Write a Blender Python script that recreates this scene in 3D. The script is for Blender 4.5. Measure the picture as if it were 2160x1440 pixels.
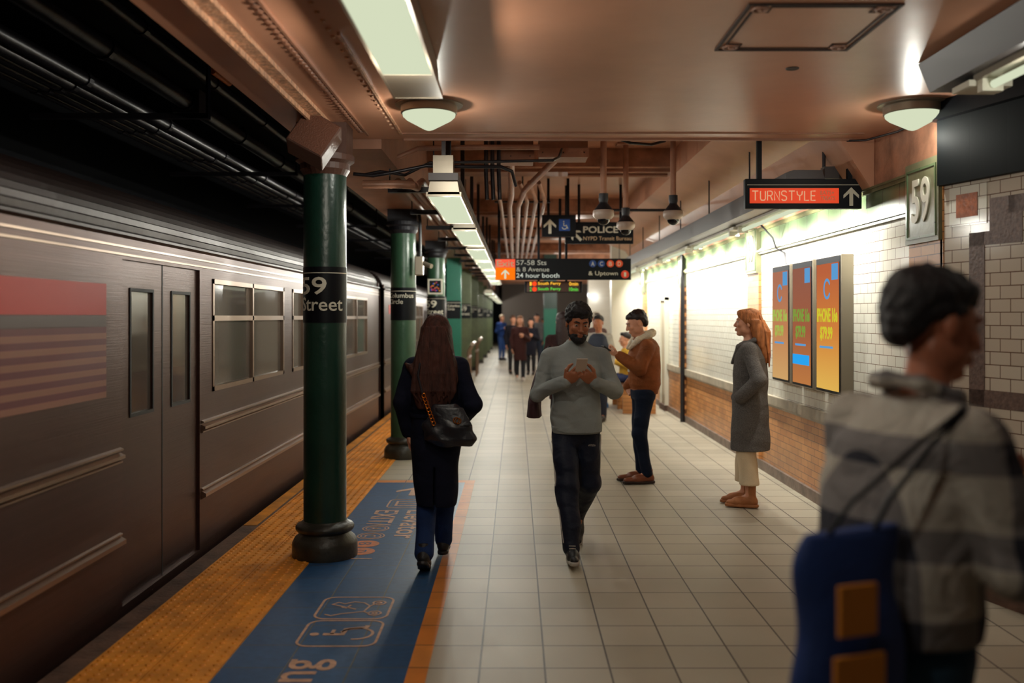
import bpy, math, random
import numpy as np
from mathutils import Vector, Matrix, Euler
random.seed(7)
S = bpy.context.scene
for o in list(bpy.data.objects): bpy.data.objects.remove(o)
COL = S.collection
PI = math.pi
def srgb(r, g, b):
    f = lambda c: (c/255/12.92) if c/255 <= .04045 else ((c/255+.055)/1.055)**2.4
    return (f(r), f(g), f(b), 1)

# ------------------------------------------------------------------ camera, world, exposure
cd = bpy.data.cameras.new('camera'); cam = bpy.data.objects.new('camera', cd); COL.objects.link(cam)
cam.location = (0, 0, 1.65); cam.rotation_euler = (PI/2, 0, 0)
cd.sensor_width = 36; cd.lens = 36*2000/2160
cd.shift_x = -8/2160; cd.shift_y = -52/2160
cd.clip_end = 300; cd.clip_start = .05
cd.dof.use_dof = True; cd.dof.focus_distance = 7.2; cd.dof.aperture_fstop = 1.3
S.camera = cam
w = bpy.data.worlds.new('world'); S.world = w; w.use_nodes = True
w.node_tree.nodes['Background'].inputs[0].default_value = (.0022, .0026, .0042, 1)
w.node_tree.nodes['Background'].inputs[1].default_value = 1
S.view_settings.view_transform = 'Standard'; S.view_settings.look = 'None'
S.view_settings.gamma = 1; S.view_settings.exposure = .25; S.view_settings.use_curve_mapping = False
LIGHTCOL = (1, .99, .885)
def point(x, y, z, watts, r=.012, col=LIGHTCOL, spot=None):
    l = bpy.data.lights.new('tube_or_fill_glow', 'SPOT' if spot else 'POINT'); l.energy = watts; l.color = col; l.shadow_soft_size = r
    if spot: l.spot_size = math.radians(spot); l.spot_blend = .8
    o = bpy.data.objects.new('tube_or_fill_glow', l); o.location = (x, y, z); COL.objects.link(o)
    if spot: o.rotation_euler = Vector((.8, 0, -.6)).to_track_quat('-Z', 'Y').to_euler()
    return o
# light at the lamps of station and cars, plus added fill far off
for y in (1.2, 2.7, 4.2): point(-.5, y, 2.70, 19, col=(1, .92, .78))
for y in (1.6, 2.8, 4.2): point(2.28, y, 2.70, 2)
point(-.54, 5.9, 2.78, 9); point(2.47, 5.9, 2.78, 6)
for k in range(7):
    for d in (.4, 1.6): point(-.54, 7.15+2.85*k+d, 2.50, (17, 23, 28)[min(k, 2)])
for k in range(6):
    for d in (.3, 1.1, 1.9): point(2.28, 7.2+2.45*k+d, 2.47, 60, spot=165)
for k in range(5): point(-.85, 31+5*k, 2.35, 60)
for p_, e_ in (((1.6, 25, 2.5), 50), ((3.4, 27, 2.5), 90), ((1.5, 33, 2.5), 60), ((2.2, 42, 2.6), 70), ((.6, 42, 2.6), 60)): point(*p_, e_)  # added fill lights that brighten the far end; no fixtures hang there
for y in (5.2, 8.1, 13.5, 19): point(-3.4, y, 1.95, 9, .03)

# ------------------------------------------------------------------ materials
def newmat(name):
    m = bpy.data.materials.new(name); m.use_nodes = True
    return m, m.node_tree, m.node_tree.nodes['Principled BSDF']
def mat(name, col, rough=.6, metal=0, bump=0, bscale=40, var=0, vscale=3, spec=.5, aniso=None, coat=0, wr=0):
    m, t, b = newmat(name)
    c = srgb(*col); b.inputs['Base Color'].default_value = c
    b.inputs['Roughness'].default_value = rough; b.inputs['Metallic'].default_value = metal
    b.inputs['Specular IOR Level'].default_value = spec
    if coat: b.inputs['Coat Weight'].default_value = coat; b.inputs['Coat Roughness'].default_value = .15
    tc = t.nodes.new('ShaderNodeTexCoord'); src = tc.outputs['Object']
    if aniso:
        mp = t.nodes.new('ShaderNodeMapping'); mp.inputs['Scale'].default_value = aniso
        t.links.new(src, mp.inputs[0]); src = mp.outputs[0]
    if var:
        n = t.nodes.new('ShaderNodeTexNoise'); n.inputs['Scale'].default_value = vscale; n.inputs['Detail'].default_value = 5
        t.links.new(src, n.inputs['Vector'])
        r = t.nodes.new('ShaderNodeValToRGB'); r.color_ramp.elements[0].position = .3; r.color_ramp.elements[1].position = .7
        r.color_ramp.elements[0].color = tuple(v*(1-var) for v in c[:3])+(1,)
        r.color_ramp.elements[1].color = tuple(min(1, v*(1+var)) for v in c[:3])+(1,)
        t.links.new(n.outputs[0], r.inputs[0]); t.links.new(r.outputs[0], b.inputs['Base Color'])
    if bump:
        n = t.nodes.new('ShaderNodeTexNoise'); n.inputs['Scale'].default_value = bscale; n.inputs['Detail'].default_value = 4
        t.links.new(src, n.inputs['Vector'])
        u = t.nodes.new('ShaderNodeBump'); u.inputs['Strength'].default_value = bump; u.inputs['Distance'].default_value = .01
        t.links.new(n.outputs[0], u.inputs['Height']); t.links.new(u.outputs[0], b.inputs['Normal'])
    if wr:
        n = t.nodes.new('ShaderNodeTexNoise'); n.inputs['Scale'].default_value = 7; n.inputs['Detail'].default_value = 1; n.inputs['Distortion'].default_value = .5; n.inputs['Roughness'].default_value = .4
        mp = t.nodes.new('ShaderNodeMapping'); mp.inputs['Scale'].default_value = (1, 1, 1.6); mp.inputs['Rotation'].default_value = (.3, .5, 0)
        t.links.new(tc.outputs['Object'], mp.inputs[0]); t.links.new(mp.outputs[0], n.inputs['Vector'])
        u2 = t.nodes.new('ShaderNodeBump'); u2.inputs['Strength'].default_value = wr; u2.inputs['Distance'].default_value = .05
        t.links.new(n.outputs[0], u2.inputs['Height'])
        if bump: t.links.new(u.outputs[0], u2.inputs['Normal'])
        t.links.new(u2.outputs[0], b.inputs['Normal'])
    return m
def emit(name, col, s=1, lin=None):
    m, t, b = newmat(name); t.nodes.remove(b)
    e = t.nodes.new('ShaderNodeEmission'); e.inputs[0].default_value = lin or srgb(*col); e.inputs[1].default_value = s
    t.links.new(e.outputs[0], t.nodes['Material Output'].inputs[0]); return m
def tilemat(name, c1, c2, cm, bw, bh, mort, axes, off=(0, 0), shift=.5, rough=.3, bump=.35, dirt=.25, dscale=1.2):
    m, t, b = newmat(name); N = t.nodes.new; L = t.links.new
    tc = N('ShaderNodeTexCoord'); sx = N('ShaderNodeSeparateXYZ'); cx = N('ShaderNodeCombineXYZ')
    L(tc.outputs['Object'], sx.inputs[0])
    for i, (a, o) in enumerate(zip(axes, off)):
        ad = N('ShaderNodeMath'); ad.operation = 'ADD'; ad.inputs[1].default_value = o+50*(bw if i == 0 else bh*2)
        L(sx.outputs[a], ad.inputs[0]); L(ad.outputs[0], cx.inputs[i])
    k = N('ShaderNodeTexBrick'); k.offset = shift; k.inputs['Scale'].default_value = 1
    k.inputs['Color1'].default_value = srgb(*c1); k.inputs['Color2'].default_value = srgb(*c2); k.inputs['Mortar'].default_value = srgb(*cm)
    k.inputs['Brick Width'].default_value = bw; k.inputs['Row Height'].default_value = bh
    k.inputs['Mortar Size'].default_value = mort; k.inputs['Mortar Smooth'].default_value = .1
    L(cx.outputs[0], k.inputs['Vector'])
    n = N('ShaderNodeTexNoise'); n.inputs['Scale'].default_value = dscale; n.inputs['Detail'].default_value = 6; L(tc.outputs['Object'], n.inputs['Vector'])
    r = N('ShaderNodeMapRange'); r.inputs[1].default_value = .3; r.inputs[2].default_value = .7; r.inputs[3].default_value = 1-dirt; r.inputs[4].default_value = 1
    L(n.outputs[0], r.inputs[0])
    mx = N('ShaderNodeMix'); mx.data_type = 'RGBA'; mx.blend_type = 'MULTIPLY'; mx.inputs[0].default_value = 1
    L(k.outputs[0], mx.inputs[6]); L(r.outputs[0], mx.inputs[7]); L(mx.outputs[2], b.inputs['Base Color'])
    u = N('ShaderNodeBump'); u.invert = True; u.inputs['Strength'].default_value = bump; u.inputs['Distance'].default_value = .006
    L(k.outputs['Fac'], u.inputs['Height']); L(u.outputs[0], b.inputs['Normal'])
    b.inputs['Roughness'].default_value = rough
    return m
M = {}
M['floor'] = tilemat('platform_tiles', (186, 176, 155), (173, 162, 141), (60, 46, 38), .305, .305, .0045, (0, 1), (-.136, .12), 0, .5, .3, .25, .8)
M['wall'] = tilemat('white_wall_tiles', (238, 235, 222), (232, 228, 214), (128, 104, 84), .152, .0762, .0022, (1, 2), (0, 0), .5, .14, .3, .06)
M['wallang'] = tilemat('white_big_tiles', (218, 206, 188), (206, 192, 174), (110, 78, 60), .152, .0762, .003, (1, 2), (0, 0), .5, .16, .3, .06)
M['brick'] = tilemat('orange_brick', (224, 158, 96), (202, 134, 78), (110, 68, 42), .2, .066, .003, (1, 2), (0, 0), .5, .35, .4, .35, 2.5)
M['greenband'] = tilemat('green_glazed_tiles', (112, 128, 92), (96, 116, 84), (66, 70, 54), .3, .5, .003, (1, 2), (0, .16), 0, .25, .3, .25)
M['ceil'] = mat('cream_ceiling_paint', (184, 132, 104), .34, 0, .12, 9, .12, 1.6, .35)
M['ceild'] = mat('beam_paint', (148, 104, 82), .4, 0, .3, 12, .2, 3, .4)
M['plaster'] = mat('rough_plaster', (158, 110, 84), .8, 0, .9, 16, .35, 6)
M['rust'] = mat('chipped_flange_paint', (196, 150, 118), .45, 0, .8, 60, .45, 30)
M['green'] = mat('green_column_paint', (24, 56, 45), .3, 0, .25, 25, .22, 4, .5)
M['green2'] = mat('green_column_paint_lit', (52, 84, 62), .3, 0, .25, 25, .2, 4, .5)  # strong light on the second and third columns is put into this green
M['teal'] = mat('teal_column_paint', (10, 106, 84), .4, 0, .2, 25, .1, 4)
M['greeno'] = mat('olive_column_paint', (82, 92, 58), .45, 0, .2, 25, .2, 4)
M['base'] = mat('rusty_green_base', (48, 46, 38), .4, 0, .5, 22, .5, 10)
M['black'] = mat('sign_black', (10, 12, 18), .45, 0, spec=.18)
M['dark'] = mat('dark_metal', (34, 33, 38), .45, .3, .2, 20)
M['track'] = mat('tunnel_soot', (30, 31, 38), .9, 0)
M['pipeD'] = mat('dark_pipe', (38, 35, 40), .35, .4, .2, 20, .2, 4)
M['conduit'] = mat('painted_conduit', (164, 118, 94), .4, .1, .15, 30, .2, 8)
M['cable'] = mat('black_cable', (22, 20, 24), .5)
M['white'] = mat('sign_white', (214, 210, 192), .5)
M['cream'] = mat('sign_cream', (212, 176, 140), .5)
M['red'] = mat('sign_red', (214, 62, 28), .5)
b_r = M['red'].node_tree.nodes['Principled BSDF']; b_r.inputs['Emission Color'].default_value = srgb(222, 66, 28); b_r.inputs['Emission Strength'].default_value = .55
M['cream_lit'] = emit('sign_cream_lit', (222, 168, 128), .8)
M['fix'] = mat('fixture_steel', (150, 140, 124), .32, .5)
M['fixd'] = mat('fixture_channel', (66, 60, 60), .4, .3)
M['diff'] = emit('lamp_diffuser', (213, 221, 190), .84)
M['steel'] = mat('train_steel', (82, 58, 52), .36, .7, .12, 6, .1, 1.5, .5, aniso=(1, .35, 30))
M['steel2'] = mat('train_rail_steel', (160, 138, 122), .3, .9)
M['roofm'] = mat('train_roof', (44, 30, 27), .4, .5, .1, 20)
M['tdoor'] = mat('train_door_steel', (76, 53, 47), .34, .7, .1, 6, .08, 1.5, .5, aniso=(1, .35, 30))
M['rubber'] = mat('black_rubber', (18, 17, 18), .6)
M['seatm'] = mat('train_seat', (150, 84, 48), .5)
M['intw'] = mat('train_interior', (176, 160, 132), .5)
m, t, b = newmat('train_glass'); M['glass'] = m
b.inputs['Base Color'].default_value = (.16, .14, .12, 1); b.inputs['Roughness'].default_value = .08
b.inputs['Alpha'].default_value = .62
M['tact'] = mat('tactile_yellow', (232, 146, 44), .55, 0, .25, 30, .28, 5)
M['edge'] = mat('platform_edge_concrete', (92, 66, 52), .7, 0, .5, 30, .45, 6)
M['edgey'] = mat('worn_yellow_edge', (206, 130, 24), .6, 0, .4, 30, .4, 4)
M['orange'] = tilemat('orange_border_tiles', (232, 146, 62), (222, 132, 48), (70, 40, 24), .5, .305, .004, (0, 1), (.1, .12), 0, .5, .3, .3, 4)
M['blue'] = tilemat('blue_marking', (46, 90, 138), (42, 84, 130), (88, 84, 78), .305, .305, .0045, (0, 1), (-.136, .12), 0, .42, .3, .3, 22)
M['tan'] = mat('marking_tan', (196, 150, 120), .5, 0, 0, 10, .2, 25)
M['tano'] = mat('marking_orange', (206, 116, 62), .5, 0, 0, 10, .2, 25)
M['skin'] = mat('skin_light', (208, 148, 118), .5, 0, .05, 60, .08, 12)
M['skinb'] = mat('skin_brown', (160, 98, 66), .5, 0, .05, 60, .08, 12)
M['skind'] = mat('skin_reddish_brown', (172, 106, 78), .5, 0, .05, 60, .08, 12)  # reddish brown skin of the man passing close by
M['ewhite'] = mat('eye_white', (158, 142, 128), .3)
M['iris'] = mat('iris', (26, 18, 14), .2)
M['lip'] = mat('lips', (150, 84, 72), .45)

# ------------------------------------------------------------------ mesh helpers
def tag(o, label=None, cat=None, group=None, kind=None):
    if label: o['label'] = label
    if cat: o['category'] = cat
    if group: o['group'] = group
    if kind: o['kind'] = kind
    return o
def empty(name, loc=(0, 0, 0), rz=0, label=None, cat=None, group=None):
    o = bpy.data.objects.new(name, None); o.empty_display_size = .1; COL.objects.link(o)
    o.location = loc; o.rotation_euler = (0, 0, rz); return tag(o, label, cat, group)
class MB:
    def __init__(s): s.v = []; s.f = []
    def add(s, vs, fs):
        n = len(s.v); s.v += [tuple(v) for v in vs]; s.f += [tuple(i+n for i in f) for f in fs]; return s
    def box(s, x0, x1, y0, y1, z0, z1, mat=None):
        vs = [Vector((x, y, z)) for x in (x0, x1) for y in (y0, y1) for z in (z0, z1)]
        if mat is not None: vs = [mat @ v for v in vs]
        return s.add(vs, [(0, 1, 3, 2), (4, 6, 7, 5), (0, 4, 5, 1), (2, 3, 7, 6), (0, 2, 6, 4), (1, 5, 7, 3)])
    def prism(s, pts, lo, hi, axis=1):
        """extrude closed 2D outline along an axis; pts in the two other axes' order"""
        n = len(pts); vs = []
        for h in (lo, hi):
            for a, b2 in pts:
                vs.append({0: (h, a, b2), 1: (a, h, b2), 2: (a, b2, h)}[axis])
        fs = [tuple(range(n)), tuple(range(2*n-1, n-1, -1))] + [(i, (i+1) % n+0, (i+1) % n+n, i+n)[::-1] for i in range(n)]
        return s.add(vs, fs)
    def tube(s, pts, r, n=10, caps=True):
        pts = [Vector(p) for p in pts]; rs = r if isinstance(r, (list, tuple)) else [r]*len(pts)
        vs = []; fs = []; up = None
        for i, p in enumerate(pts):
            d = ((pts[min(i+1, len(pts)-1)]-p).normalized() + (p-pts[max(i-1, 0)]).normalized())
            d.normalize()
            if up is None: up = Vector((0, 0, 1)) if abs(d.z) < .9 else Vector((1, 0, 0))
            a = d.cross(up).normalized(); b2 = a.cross(d).normalized(); up = b2
            for k in range(n):
                t = 2*PI*k/n; vs.append(p+(a*math.cos(t)+b2*math.sin(t))*rs[i])
        for i in range(len(pts)-1):
            for k in range(n):
                fs.append((i*n+k, i*n+(k+1) % n, (i+1)*n+(k+1) % n, (i+1)*n+k))
        if caps: fs.append(tuple(range(n))[::-1]); fs.append(tuple((len(pts)-1)*n+k for k in range(n)))
        return s.add(vs, fs)
    def lathe(s, prof, c=(0, 0, 0), n=28, cap=True):
        vs = []; fs = []
        for r, z in prof:
            for k in range(n):
                t = 2*PI*k/n; vs.append((c[0]+r*math.cos(t), c[1]+r*math.sin(t), c[2]+z))
        for i in range(len(prof)-1):
            for k in range(n): fs.append((i*n+k, i*n+(k+1) % n, (i+1)*n+(k+1) % n, (i+1)*n+k))
        if cap: fs.append(tuple(range(n))[::-1]); fs.append(tuple((len(prof)-1)*n+k for k in range(n)))
        return s.add(vs, fs)
    def build(s, name, m, parent=None, smooth=False, bevel=0):
        me = bpy.data.meshes.new(name); me.from_pydata(s.v, [], s.f); me.materials.append(m)
        if smooth:
            me.polygons.foreach_set('use_smooth', [True]*len(me.polygons))
        me.validate(); me.update()
        o = bpy.data.objects.new(name, me); COL.objects.link(o)
        if parent: o.parent = parent
        if smooth:
            md = o.modifiers.new('split', 'EDGE_SPLIT'); md.split_angle = math.radians(38)
        if bevel:
            md = o.modifiers.new('bevel', 'BEVEL'); md.width = bevel; md.segments = 2; md.limit_method = 'ANGLE'
        return o
def box(name, x0, x1, y0, y1, z0, z1, m, parent=None, bevel=0): return MB().box(x0, x1, y0, y1, z0, z1).build(name, m, parent, bevel=bevel)
def struct(o): o['kind'] = 'structure'; return o
def frame(o, u, v):
    """matrix mapping (u, v, n) to world"""
    u = Vector(u); v = Vector(v); n = u.cross(v)
    m = Matrix.Identity(4)
    for i in range(3): m[i][0] = u[i]; m[i][1] = v[i]; m[i][2] = n[i]; m[i][3] = o[i]
    return m
def text(name, s, box_, F, m, parent, depth=.002, bold=.0, bend=None, keep=False):
    """text fitted in box_=(u0, v0, width, height) of frame F"""
    c = bpy.data.curves.new(name, 'FONT'); c.body = s; c.size = 1; c.extrude = .02; c.offset = bold; c.space_line = .85
    c.resolution_u = 3
    o = bpy.data.objects.new(name, c); COL.objects.link(o)
    dg = bpy.context.evaluated_depsgraph_get(); me = bpy.data.meshes.new_from_object(o.evaluated_get(dg))
    bpy.data.objects.remove(o)
    co = np.array([v.co for v in me.vertices]); lo = co.min(0); hi = co.max(0)
    u0, v0, w_, h_ = box_
    sy = h_/(hi[1]-lo[1]); sx = w_/(hi[0]-lo[0]) if w_ else sy
    co[:, 0] = u0+(co[:, 0]-lo[0])*sx; co[:, 1] = v0+(co[:, 1]-lo[1])*sy
    co[:, 2] = np.where(co[:, 2] > 0, depth, 0)
    if bend:
        import bmesh
        for i, v in enumerate(me.vertices): v.co = co[i]
        bm_ = bmesh.new(); bm_.from_mesh(me)
        for _ in range(3):
            ed = [e_ for e_ in bm_.edges if e_.calc_length() > .012]
            if ed: bmesh.ops.subdivide_edges(bm_, edges=ed, cuts=1); bmesh.ops.triangulate(bm_, faces=bm_.faces[:])
        bm_.to_mesh(me); bm_.free(); co = np.array([v.co for v in me.vertices])
    for i, v in enumerate(me.vertices):
        if bend: a = co[i, 0]/bend; R = bend+.001+co[i, 2]; v.co = F @ Vector((R*math.sin(a), co[i, 1], R*math.cos(a)))
        else: v.co = F @ Vector(co[i])
    me.materials.clear(); me.materials.append(m); me.update()
    o = bpy.data.objects.new(name, me); COL.objects.link(o); o.parent = parent; return o
def flat(name, outl, F, m, parent, depth=.002):
    """thin extruded polygon given as (u, v) points"""
    b2 = MB(); n = len(outl)
    vs = [F @ Vector((u, v, d)) for d in (0, depth) for u, v in outl]
    b2.add(vs, [tuple(range(n))[::-1], tuple(range(n, 2*n))] + [(i, (i+1) % n, (i+1) % n+n, i+n) for i in range(n)])
    return b2.build(name, m, parent)
def rect(name, u0, v0, w_, h_, F, m, parent, depth=.002): return flat(name, [(u0, v0), (u0+w_, v0), (u0+w_, v0+h_), (u0, v0+h_)], F, m, parent, depth)
def disc(name, cu, cv, r, F, m, parent, depth=.002, ru=None):
    return flat(name, [(cu+(ru or r)*math.cos(2*PI*i/32), cv+r*math.sin(2*PI*i/32)) for i in range(32)], F, m, parent, depth)
def ringm(mb, cu, cv, r, wd, F, depth=.002, a0=0, a1=2*PI, n=32, asp=1):
    return strokem(mb, [(cu+r*asp*math.cos(a0+(a1-a0)*i/n), cv+r*math.sin(a0+(a1-a0)*i/n)) for i in range(n+1)], wd, F, depth)
def strokem(mb, pts, wd, F, depth=.002):
    vs = []; fs = []
    P = [Vector(p) for p in pts]
    for i, p in enumerate(P):
        d = (P[min(i+1, len(P)-1)]-P[max(i-1, 0)])
        if (P[0]-P[-1]).length < 1e-6 and i in (0, len(P)-1): d = P[1]-P[-2]
        d.normalize(); n = Vector((-d.y, d.x))*wd/2
        for q in (p+n, p-n):
            for h in (0, depth): vs.append(F @ Vector((q.x, q.y, h)))
    for i in range(len(P)-1):
        a = 4*i; b2 = a+4
        fs += [(a+1, a+3, b2+3, b2+1), (a, b2, b2+2, a+2), (a, a+1, b2+1, b2), (a+2, b2+2, b2+3, a+3)]
    return mb.add(vs, fs)
def arrow(name, cu, cv, s, F, m, parent, ang=0):
    pts = [(0, .5), (.42, .08), (.42, -.1), (.1, .18), (.1, -.5), (-.1, -.5), (-.1, .18), (-.42, -.1), (-.42, .08)]
    c, q = math.cos(ang), math.sin(ang)
    return flat(name, [(cu+s*(x*c-y*q), cv+s*(x*q+y*c)) for x, y in pts][::-1], F, m, parent)
def copy_tree(o, parent=None):
    c = o.copy(); COL.objects.link(c); c.parent = parent
    for ch in [x for x in bpy.data.objects if x.parent == o]: copy_tree(ch, c)
    return c

# ------------------------------------------------------------------ platform, walls, ceilings
WX = 2.68
struct(box('floor', -2.02, 6, -.5, 62, -.3, 0, M['floor']))
pe = struct(box('trim_platform_edge', -2.16, -2.02, -.5, 62, -.3, 0, M['edge']))
struct(box('trim_yellow_edge', -2.155, -2.05, 7.5, 62, 0, .004, M['edgey']))
struct(box('floor_trackbed', -9, -2.16, -.5, 62, -1.3, -1.2, M['track']))
struct(box('wall_left', -9.2, -9, -.5, 62, -1.3, 5, M['track']))
struct(box('wall_far', -9, 6, 62, 62.2, -1.3, 5, M['track']))
struct(box('wall_behind', -9, 6, -.7, -.5, -1.3, 5, M['track']))
struct(box('ceiling_track', -9, -1.61, -.5, 62, 4.6, 4.8, M['track']))
# right wall: white tile field, brick below, green band above
struct(box('wall_right', WX, WX+.3, 5.9, 20.3, .8, 2.36, M['wall']))
struct(box('wall_right_brick', WX, WX+.3, 5.9, 20.3, .1, .74, M['brick']))
struct(MB().box(WX-.035, WX+.3, 5.9, 20.3, .74, .83).box(WX-.02, WX, 5.9, 20.3, .715, .74).build('trim_ledge', mat('stone_ledge', (168, 156, 136), .5, 0, .3, 20, .2, 5)))
struct(MB().box(WX-.03, WX+.3, 5.9, 20.3, 0, .1).build('baseboard_right', mat('base_stone', (120, 100, 88), .5, 0, .5, 20, .4, 6)))
struct(box('trim_green_band', WX-.01, WX+.3, 5.9, 20.3, 2.36, 2.6, M['greenband']))
gm = mat('green_moulding', (110, 108, 76), .3, 0, .1, 20, .3, 5)
struct(MB().box(WX-.035, WX, 6.38, 20.3, 2.33, 2.35).box(WX-.05, WX, 6.38, 20.3, 2.352, 2.372).box(WX-.03, WX, 6.38, 20.3, 2.374, 2.39).box(WX-.03, WX, 6.38, 20.3, 2.575, 2.6).box(WX-.045, WX, 6.38, 20.3, 2.6, 2.615).build('trim_moulding', gm))
# cove above the wall and the platform ceiling
struct(MB().prism([(WX+.3, 2.6), (WX, 2.6), (WX-.05, 2.615), (2.35, 3.05), (1.8, 3.27), (1.8, 3.55), (WX+.3, 3.55)], 7.04, 20.3).build('trim_cove', M['ceil']))
struct(box('ceiling', -1.61, 6, 7.04, 62, 3.55, 3.75, M['ceil']))
struct(box('ceiling_near', -1.61, 3.6, -.5, 7.04, 2.97, 3.75, M['ceil']))
# the girder line above the columns (underside 2.9) beyond the near panel
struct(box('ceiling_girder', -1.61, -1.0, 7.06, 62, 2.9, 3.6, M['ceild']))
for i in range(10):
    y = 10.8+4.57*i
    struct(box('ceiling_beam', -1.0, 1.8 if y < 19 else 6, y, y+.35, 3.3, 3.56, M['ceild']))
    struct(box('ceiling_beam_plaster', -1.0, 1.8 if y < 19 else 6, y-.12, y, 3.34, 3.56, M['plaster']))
# angled wall at the right
ang = math.atan(.3)
A = empty('wall_right_angled', (2.655, 5.89, 0)); A['kind'] = 'structure'
F = Matrix.Translation((2.655, 5.89, 0)) @ Matrix.Rotation(PI+ang, 4, 'Z')   # local +y runs towards the camera
def ab(name, x0, x1, y0, y1, z0, z1, m, bev=0):
    o = box(name, x0, x1, y0, y1, z0, z1, m, None, bev); o.parent = A; o['kind'] = 'structure'; return o
A.rotation_euler = (0, 0, ang)
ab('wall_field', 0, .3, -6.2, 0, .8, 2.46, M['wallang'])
ab('wall_brick', 0, .3, -6.2, 0, .1, .8, M['brick'])
ab('wall_base', -.03, .3, -6.2, 0, 0, .1, M['edge'])
md_ = mat('mosaic_grey_brown', (112, 90, 82), .35, 0, .3, 60, .3, 40)
dg_ = tilemat('dark_green_tiles', (13, 19, 21), (9, 14, 16), (14, 18, 20), .28, .8, .004, (1, 2), (0, 0), 0, .6); dg_.node_tree.nodes['Principled BSDF'].inputs['Specular IOR Level'].default_value = .12
ab('wall_top_band', -.05, .3, -6.2, -.004, 2.46, 2.98, dg_)
ab('wall_top_cap', -.1, .3, -6.2, .03, 2.86, 2.98, M['black'])
ab('mosaic_band', -.004, 0, -6.2, -.52, 2.24, 2.34, md_)
ab('mosaic_band', -.004, 0, -.62, -.38, 2.07, 2.34, md_)
ab('mosaic_band', -.004, 0, -.38, -.22, 2.07, 2.15, md_)
ab('mosaic_band', -.004, 0, -.34, -.22, 1.12, 2.15, md_)
ab('mosaic_band', -.004, 0, -6.2, -.22, 1.12, 1.22, md_)
ab('mosaic_border', -.006, 0, -.36, -.06, 2.2, 2.44, M['wall'])
ab('mosaic_square', -.01, 0, -.29, -.12, 2.25, 2.39, mat('mosaic_orange', (172, 92, 48), .35, 0, .3, 60, .3, 40))
struct(box('wall_corner', WX-.03, 3.1, 5.88, 5.92, 0, 2.97, M['brick']))
struct(box('wall_corner_top', WX-.02, 3.1, 5.92, 7.06, 2.6, 2.97, M['plaster']))
# pilasters along the right wall with a number plate on each
for i, y in enumerate((6.14, 10.6, 15.15, 19.6)):
    struct(box('wall_pilaster', WX-.03, WX+.01, y-.25, y+.25, .1, 2.13, M['brick']))
    struct(MB().box(WX-.055, WX+.01, y-.25, y+.25, 2.13, 2.66).build('trim_pilaster_cap', mat('olive_cap', (112, 112, 84), .35, 0, .2, 20, .2, 6)))
    e = empty('number_plate', (WX-.055, y, 2.4), label=['olive wall plate with a large white 59, nearest on the tiled wall', 'white-lit 59 plate high on the orange pilaster behind the woman in the grey coat', 'pale green 59 plate on the pilaster beside the black wall pipe', 'farthest pale 59 plate at the end of the white tiled wall'][i], cat='station number', group='number plates on the wall')
    mb = MB()
    for (a0, a1, z0, z1) in ((-.22, .22, -.24, -.225), (-.22, .22, .2, .215), (-.22, -.205, -.225, .2), (.205, .22, -.225, .2)): mb.box(-.008, 0, a0, a1, z0, z1)
    mb.build('border', M['greenband'], e)
    Fp = frame((-.001, 0, 0), (0, -1, 0), (0, 0, 1))
    text('numerals', '59', (-.135, -.14, .27, .29), Fp, M['white'], e, .008, .01)
# return wall and what is beyond
struct(box('wall_return', 2.05, 3.0, 20.3, 20.6, 0, 3.56, mat('bright_wall', (216, 212, 196), .4)))
struct(box('wall_beyond', 5.2, 5.4, 20.6, 62, 0, 3.56, M['wall']))
struct(box('wall_partition', 2.6, 5.2, 34, 34.3, 0, 3.56, M['wall']))
struct(box('wall_far_end', -.7, 5.2, 48, 48.3, 0, 3.56, mat('far_wall_paint', (74, 62, 54), .6)))
# near panel details: flange, rivets, seams, hatch
g = struct(MB().box(-1.34, -1.25, -.5, 6.75, 2.945, 2.97).box(-1.34, -1.325, -.5, 6.75, 2.915, 2.945).build('trim_flange', M['rust']))
mb = MB()
for k in range(90):
    y = .5+k*.07
    mb.lathe([(.026, 0), (.022, -.012), (.01, -.018)], (-1.1, y, 2.97), 8)
mb.box(-1.075, -1.06, .4, 6.85, 2.955, 2.97)
struct(mb.build('trim_rivet_row', M['ceild'], smooth=True))
mb = MB()
for k in range(52): mb.lathe([(.012, 0), (.010, -.008), (.004, -.011)], (-.86, .5+k*.12, 2.97), 8)
mb.box(-.83, -.815, 4.4, 6.82, 2.955, 2.97)
struct(mb.build('trim_rivet_row', M['rust'], smooth=True))
struct(MB().box(-.83, 2.5, 6.8, 6.82, 2.962, 2.971).box(-.83, 2.5, 7.02, 7.04, 2.955, 2.972).build('trim_end_seam', M['ceild']))
hat = empty('ceiling_hatch', (1.31, 4.34, 2.97), label='rectangular access hatch with notched corners and bolts in the near cream ceiling', cat='hatch')
hs = mat('hatch_seam', (52, 34, 28), .7, 0, .4, 60, .3, 30)
Fh = frame((0, 0, 0), (1, 0, 0), (0, -1, 0))
mb = MB(); a, b_, q = .32, .34, .1
strokem(mb, [(-a, -b_), (a, -b_), (a, b_), (-a, b_), (-a, -b_)], .022, Fh, .008)
strokem(mb, [(-a+q, -b_+.03), (a-q, -b_+.03), (a-q, -b_+q), (a-.03, -b_+q), (a-.03, b_-q), (a-q, b_-q), (a-q, b_-.03), (-a+q, b_-.03), (-a+q, b_-q), (-a+.03, b_-q), (-a+.03, -b_+q), (-a+q, -b_+q), (-a+q, -b_+.03)], .01, Fh, .006)
mb.build('seam', hs, hat)
box('panel', -a, a, -b_, b_, -.002, 0, M['ceil'], hat)
for sx in (-1, 1):
    for sy in (-1, 1): MB().lathe([(.04, 0), (.036, -.012), (.03, -.012), (.028, -.005), (.012, -.005), (.01, -.014)], (sx*(a-.055), sy*(b_-.055), 0), 16).build('bolt', M['ceild'], hat, True)
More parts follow.
